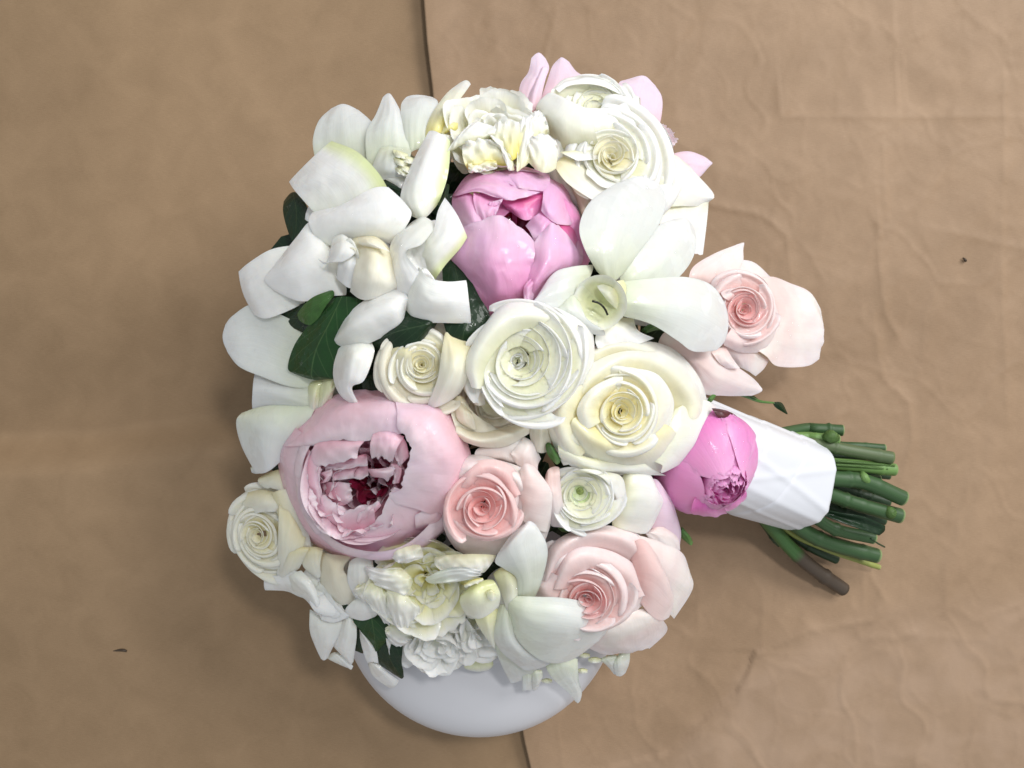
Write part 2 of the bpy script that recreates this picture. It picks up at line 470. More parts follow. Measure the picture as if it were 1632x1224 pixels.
def tube(name, pts, radii, mat, parent=None, nseg=10, nlen=14, caps=True, flat=1.0, knots=()):
    pts = catmull(np.array(pts, dtype=float), nlen)
    rad = catmull(np.array(radii, dtype=float)[:, None], nlen)[:, 0] if len(radii) > 1 else np.full(nlen, radii[0])
    tt = np.linspace(0, 1, nlen)
    for k0, am in knots:
        rad = rad * (1 + am * np.exp(-((tt - k0) / 0.018) ** 2))
    T = np.gradient(pts, axis=0)
    T /= np.linalg.norm(T, axis=1)[:, None]
    up = np.array([0, 0, 1.0])
    N = np.cross(T, up)
    N = N / np.maximum(np.linalg.norm(N, axis=1), 1e-6)[:, None]
    B = np.cross(N, T)
    a = np.linspace(0, 2 * PI, nseg, endpoint=False)
    V = pts[:, None, :] + rad[:, None, None] * (np.cos(a)[None, :, None] * N[:, None, :] + flat * np.sin(a)[None, :, None] * B[:, None, :])
    V = V.reshape(-1, 3)
    UV = np.stack(np.meshgrid(np.linspace(0, 1, nseg), np.linspace(0, 1, nlen)), -1).reshape(-1, 2)
    F = grid_faces(nlen, nseg, wrap=True)
    if caps:
        # a slightly hollow cut face at each end
        base = len(V)
        V = np.concatenate([V, pts[:1], pts[-1:]])
        UV = np.concatenate([UV, [[0.5, -0.05]], [[0.5, 1.05]]])
        for j in range(nseg):
            F.append((base, (j + 1) % nseg, j))
            F.append((base + 1, (nlen - 1) * nseg + j, (nlen - 1) * nseg + (j + 1) % nseg))
    return mesh_obj(name, V, F, mat, parent, UV)

def flower(name, label, cat, c, group, dz=-25):
    z = float(dome(np.float64(c[0]), np.float64(c[1]))) + dz * 0.001
    return thing(name, label, cat, P(np.float64(c[0]), np.float64(c[1]), z).tolist(), group)

def jit(a):
    return a * (1 + rng.uniform(-0.08, 0.08))

def rose(t, fr, mats, rims, a0=0.0, eroll=(0.0, 0.10), off=(0, 0), hand=1, fl=0.14, jag=0.0):
    """rims, from the heart outward: (count, half width, rim radius, rim height, curl, wall depth, material index)"""
    a = a0
    pr, pz = 0.03, rims[0][3] - 0.05
    n = len(rims)
    for li, (cnt, W, rr, zr, cu, dep, mi) in enumerate(rims):
        f = li / max(1, n - 1)
        for i in range(cnt):
            g = 1 + rng.uniform(-0.08, 0.08)
            z = zr + rng.uniform(-0.02, 0.02)
            c = cu * rng.uniform(0.7, 1.4)
            R = rr * g
            prof = [(pr * 0.72, pz - dep), (0.45 * pr + 0.52 * R, 0.5 * (pz + z) - 0.5 * dep), (R * 0.97, z - 0.25 * dep), (R + 0.30 * c, z + 0.02), (R + 0.75 * c, z - 0.06 * c), (R + c, z - 0.5 * c)]
            cup(t, fr, mats[mi], a + rng.uniform(-10, 10), W * (1 + rng.uniform(-0.1, 0.1)), prof, k=0.16 + 0.20 * f, pw=2.8, fl=fl * rng.uniform(0.5, 1.4),
                spiral=0.20 * (1 - 0.45 * f) * hand, wav=0.010 + 0.028 * f, wf=0.8 + 0.7 * f, eroll=eroll[0] + (eroll[1] - eroll[0]) * f * rng.uniform(0.3, 1.4),
                off=(off[0] * (1 - f) + rng.uniform(-0.03, 0.03), off[1] * (1 - f) + rng.uniform(-0.03, 0.03)), point=0.09 * f * rng.uniform(0, 1), wbase=0.7, jag=jag * f, n=(25, 19))
            a += 360.0 / cnt * (1 if hand > 0 else -1)
        a += 360.0 / cnt * 0.47 + 11
        pr, pz = rr, zr

ROSE = [  # a half-open garden rose
    (2, 2.2, 0.05, 0.20, 0.00, 0.09, 0),
    (2, 2.2, 0.115, 0.23, 0.00, 0.09, 0),
    (3, 1.7, 0.20, 0.24, 0.01, 0.10, 0),
    (3, 1.6, 0.30, 0.23, 0.03, 0.11, 0),
    (3, 1.5, 0.42, 0.19, 0.07, 0.13, 1),
    (3, 1.5, 0.57, 0.12, 0.12, 0.16, 1),
    (3, 1.45, 0.74, 0.00, 0.17, 0.18, 2),
    (4, 1.25, 0.90, -0.15, 0.17, 0.18, 2)]

RANUN = [
    (3, 1.9, 0.13, -0.10, -0.03, 0.04, 0),
    (3, 1.7, 0.24, -0.03, -0.02, 0.04, 0),
    (3, 1.7, 0.36, 0.05, -0.01, 0.04, 0),
    (3, 1.6, 0.48, 0.11, 0.0, 0.04, 1),
    (3, 1.6, 0.60, 0.15, 0.01, 0.05, 1),
    (4, 1.4, 0.74, 0.15, 0.05, 0.09, 1),
    (4, 1.25, 0.88, 0.05, 0.09, 0.14, 1)]

def skirt(t, c, R, mat, dz, cnt=7, tilt=(0, 0), zr=-0.02):
    """The outer whorl behind a flower's front petals."""
    f = Fr(c, dz, R, tilt)
    a = rng.uniform(0, 90)
    for i in range(cnt):
        cup(t, f, mat, a + i * 360 / cnt + rng.uniform(-8, 8), 0.62, [(0.10, -0.22), (0.45, -0.06), (0.80, zr), (1.0, zr - 0.12)], k=0.34, pw=2.4, wav=0.05, wbase=0.8, n=(15, 13))

def ruffled(t, fr, mat, n_in, seed, rmax=1.0, jag=0.28, zc=0.0, open_=1.0, wide=1.0):
    """A double flower of narrow, torn, wavy petals."""
    for i in range(n_in):
        f = (i + 0.5) / n_in
        a = i * 137.5 + rng.uniform(-15, 15)
        rr = rmax * (0.12 + 0.85 * f ** 0.75) * rng.uniform(0.85, 1.12)
        z = zc + 0.34 * (1 - f ** 1.6) * open_ + rng.uniform(-0.06, 0.10)
        W = wide * rng.uniform(0.45, 0.8) / (0.45 + 0.75 * f)
        cup(t, fr, mat, a, W, [(0.05 + 0.1 * f, zc - 0.42), (0.62 * rr, zc - 0.24), (0.95 * rr, z - 0.10), (rr + 0.05, z + rng.uniform(-0.05, 0.05))],
            k=rng.uniform(0.2, 0.45), jag=jag * rng.uniform(0.4, 1.2), jf=rng.uniform(4, 7), wav=0.10, wf=2.2, n=(27, 13), spiral=rng.uniform(-0.15, 0.15), eroll=rng.uniform(-0.08, 0.12))

# ------------------------------------------------------------------ the flowers
WH = 'white flowers of the bouquet'
PK = 'pink flowers of the bouquet'
RG = dict(rnd=0.35, tuck=0, wav=0.6, ruf=0.6, n=(37, 16))
GT = 0.5   # thickness of a gardenia or orchid petal, mm

# --- gardenia, upper left
t = flower('gardenia', 'large waxy white gardenia with a half-open cream bud, above the biggest ivy leaf', 'gardenia', (560, 390), WH)
skirt(t, (560, 365), 80, 'gardenia', -22)
patch(t, 'petal', 'gardenia_edge', 'A', [[(300, 900, 0), (520, 860, 0), (720, 700, 2)], [(185, 770, 2), (420, 670, 8), (650, 590, 9)], [(125, 700, 2), (300, 600, 10), (520, 462, 9)], [(92, 650, -3), (210, 530, 3), (355, 392, 3)]], thick=GT, rnd=0.15, roll=2.0)
patch(t, 'petal', 'gardenia', 'A', [[(310, 1090, 0), (450, 1040, 2), (600, 1040, 2), (745, 1075, 0)], [(245, 975, 6), (430, 930, 11), (650, 920, 12), (862, 890, 5)], [(222, 905, 7), (420, 850, 13), (640, 800, 14), (838, 805, 7)], [(240, 845, 3), (420, 808, 8), (590, 715, 9), (705, 668, 5)]], thick=GT, rnd=0.6, roll=3.0)
patch(t, 'petal', 'gardenia', 'C', [[(480, 90, -6), (520, 280, -3), (560, 450, -6)], [(330, 122, -1), (330, 330, 2), (420, 515, -4)], [(200, 200, -1), (210, 380, 1), (300, 554, -4)], [(125, 262, -4), (160, 400, -4), (225, 532, -7)]], thick=GT, rnd=0.25, roll=1.5)
patch(t, 'petal', 'gardenia', 'C', [[(700, 60, -2), (760, 200, -1), (850, 410, -4)], [(600, -60, 4), (620, 170, 9), (690, 412, 0)], [(500, 40, 4), (460, 220, 11), (520, 442, 2)], [(350, 232, 2), (302, 298, 4), (330, 362, 1)]], thick=GT, rnd=0.6, roll=3.0)
patch(t, 'petal', 'gardenia_edge', 'A', [[(870, 865, 2), (960, 880, 4), (1050, 800, 0)], [(815, 740, 3), (920, 715, 11), (1100, 660, 1)], [(895, 520, 4), (980, 525, 12), (1122, 540, 2)], [(1000, 316, 1), (1060, 345, 5), (1130, 380, 1)]], thick=GT, rnd=0.3, roll=2.2)
# the cream bud
patch(t, 'petal', 'gardenia_bud', 'C', [[(860, 30, 6), (1000, 30, 8), (1112, 105, 3)], [(890, 150, 14), (1010, 160, 19), (1122, 215, 5)], [(870, 290, 14), (1000, 300, 18), (1145, 325, 4)], [(848, 392, 4), (960, 434, 6), (1155, 372, 0)]], thick=0.4, rnd=0.4, roll=2.5)
patch(t, 'petal', 'gardenia_bud', 'C', [[(900, 40, 15), (960, 30, 17), (1040, 45, 14)], [(920, 80, 17), (990, 75, 20), (1080, 100, 15)], [(1000, 100, 18), (1060, 110, 19), (1110, 130, 13)]], thick=0.3, rnd=0.3, roll=0.6)
patch(t, 'petal', 'gardenia', 'C', [[(860, 60, 14), (800, 20, 13), (740, 30, 8)], [(880, 130, 17), (790, 110, 20), (720, 110, 12)], [(800, 190, 17), (740, 185, 17), (690, 205, 9)], [(735, 185, 15), (690, 195, 14), (637, 168, 10)]], thick=0.5, rnd=0.3, roll=1.5)
patch(t, 'petal', 'gardenia', 'C', [[(800, 70, 17), (850, 45, 19), (900, 110, 17)], [(785, 130, 15), (850, 120, 12), (905, 180, 16)], [(770, 220, 12), (830, 210, 15), (890, 240, 15)], [(760, 300, 5), (800, 330, 8), (850, 370, 6)]], thick=0.4, rnd=0.3, roll=1.2)
patch(t, 'petal', 'gardenia_bud', 'C', [[(820, 110, 18), (850, 95, 19), (890, 105, 17)], [(850, 135, 16), (870, 140, 15), (895, 150, 17)]], thick=0.3, rnd=0.3, roll=0.3)

# --- gardenia, swirl beside the pink peony
t = flower('gardenia', 'white swirled gardenia with reflexed square petals, beside the bright pink peony', 'gardenia', (690, 430), WH)
skirt(t, (690, 420), 75, 'gardenia', -16)
patch(t, 'petal', 'gardenia_edge', 'C', [[(1290, 100, 6), (1310, 190, 4), (1400, 305, 0)], [(1385, 0, 11), (1430, 80, 12), (1470, 205, 1)], [(1420, -130, 9), (1510, -20, 13), (1555, 110, 2)], [(1465, -219, 5), (1540, -110, 10), (1608, 32, 3)]], thick=GT, rnd=0.12, roll=1.6)
patch(t, 'petal', 'gardenia', 'C', [[(1270, -75, 2), (1330, -90, 8), (1410, -40, 11)], [(1125, 60, 2), (1200, 40, 13), (1315, 80, 17)], [(1118, 200, 2), (1170, 170, 13), (1212, 130, 17)], [(1155, 360, 0), (1220, 300, 12), (1285, 240, 15)], [(1222, 465, -3), (1260, 380, 7), (1305, 255, 12)]], thick=GT, rnd=0.2, roll=1.4)
patch(t, 'petal', 'gardenia', 'C', [[(1200, 130, 14), (1250, 70, 8), (1340, 40, 12)], [(1215, 210, 6), (1270, 170, 2), (1330, 140, 6)], [(1290, 262, 8), (1320, 250, 4), (1350, 250, 5)]], thick=0.4, rnd=0.3, roll=0.5)
patch(t, 'petal', 'gardenia', 'C', [[(1298, 232, 15), (1250, 350, 13), (1207, 492, 0)], [(1365, 300, 17), (1350, 430, 15), (1300, 575, 0)], [(1480, 325, 14), (1490, 450, 14), (1450, 584, 0)], [(1600, 316, 8), (1612, 430, 8), (1632, 588, -2)]], thick=GT, rnd=0.1, roll=1.6)
patch(t, 'petal', 'gardenia', 'C', [[(1300, 250, 13), (1340, 232, 13), (1390, 290, 9)], [(1310, 275, 13), (1350, 290, 10), (1400, 312, 9)]], thick=0.4, rnd=0.2, roll=0.2)
patch(t, 'petal', 'gardenia', 'C', [[(742, 690, 2), (745, 708, 3), (762, 732, 2)], [(830, 545, 2), (860, 620, 14), (905, 742, 0)], [(960, 438, 2), (1000, 540, 16), (1045, 685, 0)], [(1120, 385, 1), (1130, 480, 13), (1165, 632, 0)], [(1170, 378, -1), (1215, 430, 5), (1205, 500, 1)]], thick=GT, rnd=0.1, roll=2.6)
patch(t, 'petal', 'gardenia', 'C', [[(780, 748, 3), (880, 728, 7), (985, 722, 2)], [(745, 870, 1), (860, 830, 13), (1000, 795, 3)], [(748, 970, 0), (830, 950, 11), (938, 962, 6)], [(790, 1060, 0), (825, 1030, 6), (862, 1008, 6)], [(870, 1120, 0), (890, 1125, 1), (914, 1128, 0)]], thick=GT, rnd=0.15, roll=2.0)

# --- orchid with smooth petals on the far left
t = flower('orchid', 'smooth white orchid with broad drooping petals, behind the biggest ivy leaf', 'orchid', (430, 600), WH)
skirt(t, (500, 600), 70, 'orchid', -36)
patch(t, 'petal', 'orchid', 'C', [[(600, 640, -10), (640, 820, -12), (660, 1000, -12)], [(430, 560, -6), (450, 760, -11), (470, 1000, -8)], [(230, 478, -6), (250, 680, -9), (270, 930, -6)], [(95, 548, -7), (120, 690, -6), (130, 868, -6)], [(38, 615, -9), (30, 690, -8), (48, 765, -8)]], thick=GT, rnd=0.5, roll=1.0)
patch(t, 'petal', 'orchid', 'C', [[(640, 960, -14), (620, 1080, -12), (600, 1180, -12)], [(430, 960, -14), (420, 1050, -5), (420, 1140, -11)], [(232, 910, -15), (222, 1030, -8), (214, 1150, -12)]], thick=GT, rnd=0.2, roll=1.0)
patch(t, 'petal', 'orchid', 'F', [[(112, 235, -8), (280, 196, -6), (590, 180, -10)], [(74, 300, -7), (260, 320, 1), (510, 330, -8)], [(108, 450, -8), (250, 450, -1), (400, 470, -10)], [(200, 630, -12), (270, 612, -8), (345, 560, -12)]], thick=GT, rnd=0.35, roll=2.6)
patch(t, 'petal', 'orchid', 'F', [[(160, 590, -14), (220, 560, -13), (300, 540, -14)], [(170, 625, -14), (200, 632, -13), (240, 625, -15)]], thick=0.5, rnd=0.3)
patch(t, 'lip', 'lip', 'C', [[(560, 990, -12), (620, 970, -8), (700, 940, -10)], [(575, 1090, -12), (610, 1070, -6), (660, 1060, -12)], [(590, 1200, -13), (610, 1190, -12), (640, 1175, -14)]], thick=0.4, ruf=1.5)
patch(t, 'lip', 'lip', 'C', [[(640, 960, -10), (720, 930, -7), (790, 920, -10)], [(640, 1090, -12), (690, 1060, -7), (750, 1010, -10)], [(610, 1190, -14), (650, 1170, -12), (720, 1110, -12)]], thick=0.4, ruf=1.5)

# --- orchid in front of the bright pink peony
t = flower('orchid', 'white open orchid with pale green throat, touching the bright pink peony', 'orchid', (990, 440), WH, dz=-12)
skirt(t, (1030, 460), 60, 'orchid', -12)
patch(t, 'petal', 'orchid', 'p', [[(1078, 452, 7), (1072, 400, 9), (1066, 380, 7)], [(1020, 420, 12), (1040, 400, 14), (1050, 372, 8)], [(985, 445, 6), (990, 440, 6), (995, 430, 5)]], thick=0.4)
patch(t, 'petal', 'orchid', 'p', [[(985, 436, 8), (1000, 462, 9), (1022, 470, 8)], [(1008, 406, 12), (1036, 432, 17), (1066, 452, 10)], [(1034, 374, 12), (1068, 395, 18), (1095, 424, 10)], [(1056, 357, 10), (1087, 368, 15), (1108, 392, 9)], [(1076, 350, 7), (1092, 350, 10), (1104, 362, 7)]], thick=GT, rnd=0.4, roll=2.0)
patch(t, 'petal', 'orchid', 'p', [[(958, 440, 10), (975, 446, 11), (992, 438, 10)], [(934, 396, 15), (974, 398, 21), (1018, 400, 16)], [(926, 360, 15), (986, 352, 22), (1048, 358, 17)], [(943, 322, 14), (1000, 310, 20), (1059, 320, 14)], [(985, 292, 9), (1018, 284, 13), (1046, 289, 8)]], thick=GT, rnd=0.5, roll=2.2)
patch(t, 'petal', 'orchid', 'E', [[(-80, 330, 10), (-70, 440, 12), (-60, 540, 9)], [(150, 308, 17), (140, 460, 24), (150, 592, 14)], [(380, 300, 18), (370, 490, 26), (320, 695, 13)], [(545, 355, 15), (530, 560, 21), (430, 768, 9)], [(645, 500, 8), (640, 640, 10), (600, 760, 5)]], thick=GT, rnd=0.5, roll=3.0)
patch(t, 'petal', 'orchid', 'D', [[(1010, 215, 9), (960, 330, 8), (900, 480, 6)], [(860, 230, 11), (820, 350, 13), (790, 512, 8)], [(740, 275, 8), (705, 380, 10), (695, 492, 6)], [(625, 440, 4), (605, 465, 4), (615, 478, 3)]], thick=GT, rnd=0.3, roll=1.2)
patch(t, 'petal', 'ranunculus', 'D', [[(1060, 590, -2), (1150, 560, 0), (1260, 560, -2)], [(1020, 690, -1), (1160, 650, 4), (1290, 640, 0)], [(1040, 770, -3), (1180, 760, 1), (1400, 690, 0)]], thick=0.5, rnd=0.3, ruf=1.0)
ol = Fr((956, 482), 15, 44, (-0.10, 0.18))
for a in (20, 110, 200, 290):
    cup(t, ol, 'lip', a, 1.15, [(0.0, -0.64), (0.55, -0.52), (0.80, -0.15), (1.0, 0.12)], k=0.12, wav=0.05, wbase=0.9, name='lip')
patch(t, 'lip', 'orchid', 'D', [[(770, 470, 8), (860, 415, 13), (910, 440, 13)], [(790, 530, 9), (890, 510, 15), (960, 560, 14)], [(900, 615, 8), (985, 610, 12), (1060, 630, 11)], [(1010, 665, 5), (1050, 668, 6), (1075, 668, 5)]], thick=0.5, rnd=0.3, roll=1.0)
patch(t, 'column', 'tube', 'D', [[(1200, 310, 16), (1230, 400, 16), (1200, 500, 15)], [(1110, 330, 17), (1120, 410, 20), (1150, 495, 15)], [(1025, 350, 13), (1050, 385, 15), (1090, 440, 12)]], thick=1.2, rnd=0.3, roll=2.0)
def dmm(F, x, y, mm):
    ox, oy, s = FR[F]
    px, py = np.float64(ox + x / s), np.float64(oy + y / s)
    return P(px, py, float(dome(px, py)) + mm * 0.001)
arch_m = leaf_mat('dark_arch', (0.01, 0.012, 0.006), (0.02, 0.02, 0.01), (0.02, 0.02, 0.01))
tube('throat_arch', [dmm('D', 995, 448, 13), dmm('D', 1040, 462, 14), dmm('D', 1075, 496, 14), dmm('D', 1095, 538, 13)], [0.0006], arch_m, t, nseg=6, nlen=10)

# --- orchid at the bottom
t = flower('orchid', 'white twisting orchid hanging over the rim of the white vase, against the pale pink rose', 'orchid', (850, 1000), WH)
skirt(t, (850, 960), 80, 'orchid', -16)
patch(t, 'petal', 'orchid', 'I', [[(690, 900, -8), (790, 860, -5), (900, 850, -8)], [(740, 985, -12), (820, 950, -8), (905, 980, -11)], [(845, 1080, -17), (890, 1060, -15), (925, 1070, -18)], [(885, 1132, -21), (900, 1140, -21), (915, 1128, -21)]], thick=0.6, rnd=0.3, roll=1.0)
patch(t, 'petal', 'orchid', 'I', [[(350, 740, -8), (480, 850, -4), (640, 920, -6)], [(400, 880, -12), (500, 920, -8), (600, 950, -10)], [(468, 1018, -18), (520, 1000, -16), (572, 985, -16)]], thick=0.6, rnd=0.2, roll=1.0)
patch(t, 'petal', 'orchid', 'I', [[(545, 935, -10), (575, 935, -8), (605, 940, -10)], [(540, 1065, -18), (570, 1060, -16), (600, 1062, -18)]], thick=0.6, rnd=0.1, roll=0.6)
patch(t, 'petal', 'orchid', 'I', [[(600, 920, -10), (630, 930, -7), (668, 930, -10)], [(605, 1000, -14), (640, 1000, -10), (670, 980, -14)], [(605, 1060, -18), (620, 1062, -18), (640, 1050, -18)]], thick=0.6, rnd=0.3, roll=0.8)
patch(t, 'petal', 'tube', 'I', [[(215, 560, 0), (310, 540, 4), (400, 530, 2)], [(265, 660, 0), (325, 660, 5), (370, 690, 0)], [(335, 760, -3), (348, 775, -1), (360, 790, -3)]], thick=0.6, rnd=0.3, roll=0.8)
patch(t, 'petal', 'orchid', 'I', [[(400, 500, 3), (440, 520, 7), (480, 560, 5)], [(358, 680, 1), (440, 680, 10), (530, 715, 4)], [(400, 800, -2), (500, 805, 8), (630, 835, 2)], [(560, 935, -6), (640, 915, -2), (725, 885, 0)]], thick=0.6, rnd=0.3, roll=1.6)
patch(t, 'petal', 'tube', 'I', [[(350, 300, 1), (430, 262, 6), (515, 300, 4)], [(395, 400, 3), (455, 385, 9), (525, 395, 5)], [(440, 540, 4), (470, 520, 7), (505, 470, 5)]], thick=0.6, rnd=0.3, roll=1.2)
patch(t, 'petal', 'orchid', 'I', [[(500, 470, 7), (555, 480, 8), (610, 470, 6)], [(505, 330, 8), (565, 345, 11), (655, 370, 6)], [(425, 268, 9), (530, 220, 16), (697, 210, 9)], [(370, 215, 7), (500, 110, 15), (695, 120, 9)], [(460, 70, 5), (560, 20, 11), (660, 45, 6)], [(550, -12, 2), (585, -30, 3), (622, -15, 2)]], thick=GT, rnd=0.3, roll=1.5)
patch(t, 'petal', 'orchid', 'I', [[(485, 450, 7), (460, 520, 10), (470, 600, 6)], [(620, 458, 11), (590, 600, 19), (530, 745, 8)], [(800, 466, 13), (780, 640, 23), (690, 868, 6)], [(965, 505, 11), (945, 660, 17), (865, 852, 4)], [(1075, 615, 4), (1085, 655, 5), (1055, 715, 1)]], thick=GT, rnd=0.4, roll=2.6)
patch(t, 'lip', 'lip', 'I', [[(150, 425, 6), (240, 370, 10), (345, 330, 6)], [(138, 490, 7), (240, 465, 18), (392, 430, 9)], [(180, 575, 4), (270, 590, 10), (385, 525, 6)]], thick=0.6, rnd=0.7, roll=2.5)
patch(t, 'column', 'tube', 'I', [[(305, 415, 15), (335, 405, 18), (365, 425, 16)], [(315, 465, 15), (345, 480, 17), (372, 465, 15)]], thick=1.0, rnd=0.3, roll=1.0)
patch(t, 'lip', 'ruffle', 'I', [[(160, 370, 10), (220, 340, 12), (280, 330, 11)], [(170, 400, 12), (230, 380, 14), (290, 350, 12)]], thick=0.3, rnd=0.3, jag=0.3, ruf=1.0)

# --- gardenia at the lower left
t = flower('gardenia', 'white gardenia with narrow curled drooping petals under the cream rose, over the vase edge', 'gardenia', (520, 970), WH)
skirt(t, (540, 930), 60, 'gardenia', -18)
patch(t, 'petal', 'gardenia', 'H', [[(430, 270, -8), (430, 330, -8), (420, 390, -8)], [(280, 205, -9), (270, 290, -6), (320, 372, -9)], [(190, 235, -11), (200, 280, -9), (230, 335, -12)], [(92, 235, -14), (90, 280, -12), (92, 328, -15)]], thick=GT, rnd=0.15)
patch(t, 'petal', 'gardenia', 'H', [[(400, 285, -9), (440, 275, -10), (480, 290, -9)], [(425, 400, -10), (490, 390, -11), (555, 420, -9)], [(455, 520, -9), (540, 535, -8), (640, 495, -8)]], thick=GT, rnd=0.2)
patch(t, 'petal', 'gardenia', 'H', [[(218, 265, -9), (270, 230, -4), (325, 202, -7)], [(290, 345, -9), (340, 300, -1), (402, 288, -6)], [(365, 400, -10), (400, 380, -2), (442, 400, -6)], [(425, 490, -11), (442, 488, -8), (455, 520, -10)]], thick=GT, rnd=0.15, roll=1.6)
patch(t, 'petal', 'gardenia', 'H', [[(385, 450, -12), (470, 510, -11), (610, 515, -11)], [(385, 590, -14), (470, 600, -8), (580, 600, -11)], [(418, 690, -16), (480, 690, -11), (535, 690, -13)], [(458, 775, -19), (475, 780, -18), (497, 770, -19)]], thick=GT, rnd=0.2)
patch(t, 'petal', 'gardenia', 'H', [[(600, 515, -11), (640, 495, -9), (685, 555, -11)], [(560, 640, -13), (620, 630, -7), (685, 640, -12)], [(538, 690, -14), (600, 730, -10), (672, 735, -14)], [(635, 790, -17), (650, 806, -17), (665, 792, -18)]], thick=GT, rnd=0.2)
patch(t, 'petal', 'gardenia', 'H', [[(490, 770, -20), (540, 735, -18), (600, 745, -20)], [(560, 805, -21), (590, 790, -18), (632, 790, -21)], [(636, 838, -22), (650, 844, -22), (664, 822, -22)]], thick=GT, rnd=0.2)
patch(t, 'petal', 'gardenia', 'H', [[(698, 570, -15), (712, 590, -13), (730, 610, -14)], [(720, 690, -17), (760, 680, -13), (808, 712, -16)], [(755, 800, -19), (790, 792, -17), (828, 805, -19)]], thick=GT, rnd=0.2)
patch(t, 'petal', 'gardenia', 'H', [[(762, 808, -21), (780, 792, -19), (822, 800, -20)], [(800, 890, -25), (840, 855, -18), (885, 862, -21)], [(905, 968, -28), (932, 952, -25), (964, 918, -26)]], thick=GT, rnd=0.4, roll=2.0)
patch(t, 'petal', 'gardenia', 'H', [[(640, 140, -8), (700, 120, -6), (790, 120, -8)], [(632, 270, -9), (710, 270, -3), (800, 260, -7)], [(690, 395, -9), (740, 375, -5), (810, 380, -8)]], thick=GT, rnd=0.4, roll=1.5)
patch(t, 'petal', 'gardenia', 'H', [[(690, 375, -7), (750, 375, -5), (815, 440, -6)], [(618, 455, -9), (720, 455, -3), (820, 480, -7)], [(655, 512, -11), (730, 524, -8), (805, 502, -11)]], thick=GT, rnd=0.5, roll=1.8)

# --- orchid at the top left
t = flower('orchid', 'white orchid with wide petals spread flat at the top, behind the large waxy gardenia', 'orchid', (620, 220), WH)
skirt(t, (660, 240), 60, 'orchid', -26)
patch(t, 'petal', 'orchid', 'A', [[(265, 540, -14), (450, 540, -13), (650, 520, -12)], [(246, 385, -13), (430, 350, -9), (625, 360, -11)], [(285, 255, -13), (430, 225, -10), (618, 270, -13)], [(370, 172, -16), (440, 152, -15), (525, 182, -16)]], thick=GT, rnd=0.4, roll=1.2)
patch(t, 'petal', 'orchid', 'A', [[(600, 580, -8), (720, 520, -6), (880, 480, -8)], [(588, 345, -6), (710, 330, -2), (850, 370, -6)], [(652, 215, -8), (740, 200, -4), (818, 225, -8)], [(698, 100, -12), (735, 84, -11), (765, 115, -12)]], thick=GT, rnd=0.3, roll=1.6)
patch(t, 'petal', 'orchid', 'A', [[(820, 500, -7), (900, 440, -5), (980, 420, -7)], [(815, 255, -7), (900, 270, -2), (1010, 310, -6)], [(818, 150, -9), (920, 150, -5), (1050, 150, -8)], [(855, 97, -13), (920, 92, -12), (1010, 100, -13)]], thick=GT, rnd=0.5, roll=1.4)
patch(t, 'petal', 'orchid', 'A', [[(690, 410, -3), (770, 430, 0), (880, 440, -2)], [(630, 560, -4), (750, 560, 3), (860, 540, -1)], [(670, 650, -8), (760, 620, -3), (840, 640, -5)]], thick=0.6, rnd=0.4, roll=1.2)
for q in range(5):
    dx, dy = (0, 0, 30, 45, 10)[q], (0, 50, 90, 30, 110)[q]
    patch(t, 'lip', 'tube', 'A', [[(760 + dx, 440 + dy, 2), (800 + dx, 450 + dy, 4), (860 + dx, 470 + dy, 2)], [(775 + dx, 490 + dy, 3), (815 + dx, 505 + dy, 6), (850 + dx, 510 + dy, 3)]], thick=0.3, rnd=0.5, ruf=1.2, jag=0.2, jf=5)
patch(t, 'petal', 'gardenia', 'A', [[(680, 620, -4), (760, 600, -2), (840, 620, -3)], [(760, 665, -5), (800, 660, -2), (840, 655, -4)], [(785, 702, -6), (803, 708, -5), (822, 704, -6)]], thick=0.6, rnd=0.3)

# --- cream ruffled peony at the top
t = flower('peony', 'ruffled cream peony with torn yellow-based petals, above the bright pink peony', 'peony', (775, 220), WH)
fr = Fr((790, 215), -4, 92, (0.05, -0.45))
ruffled(t, fr, 'ruffle', 26, 1, jag=0.22, wide=1.15, open_=0.5)
patch(t, 'petal', 'ruffle', 'A', [[(960, 400, -4), (1020, 360, 0), (1090, 350, -3)], [(1000, 240, -5), (1070, 225, 1), (1145, 190, -3)], [(1100, 90, -7), (1165, 95, -4), (1225, 75, -6)], [(1200, 6, -11), (1235, -2, -10), (1266, 18, -10)]], thick=0.4, rnd=0.4)
patch(t, 'petal', 'ruffle', 'A', [[(1090, 350, -4), (1130, 320, 0), (1180, 330, -3)], [(1080, 300, -4), (1140, 230, 0), (1190, 190, -4)], [(1190, 130, -7), (1210, 112, -6), (1222, 108, -7)]], thick=0.3, rnd=0.3)
patch(t, 'petal', 'ranunculus', 'Q', [[(215, 560, 3), (330, 490, 7), (520, 450, 6)], [(220, 520, 4), (330, 420, 10), (520, 420, 8)], [(290, 420, 3), (400, 340, 7), (540, 380, 5)]], rnd=0.5, sc=1.22, ruf=2.6, rf=5.0, jag=0.16, jf=9, n=(45, 24), tuck=2.0, crink=2.5)
patch(t, 'petal', 'ranunculus', 'Q', [[(700, 690, 2), (670, 560, 3), (640, 470, 3)], [(660, 690, 6), (620, 560, 8), (540, 460, 8)], [(650, 680, 4), (590, 540, 6), (500, 430, 6)]], rnd=0.5, sc=1.22, ruf=2.6, rf=5.0, jag=0.16, jf=9, n=(45, 24), tuck=2.0, crink=2.5)
patch(t, 'petal', 'ruffle', 'Q', [[(360, 700, 0), (480, 660, 0), (640, 680, 0)], [(330, 600, 3), (480, 560, 4), (640, 600, 4)], [(330, 490, 5), (440, 470, 6), (560, 500, 6)]], rnd=0.5, sc=1.22, ruf=2.6, rf=5.0, jag=0.16, jf=9, n=(45, 24), tuck=2.0, crink=2.5)
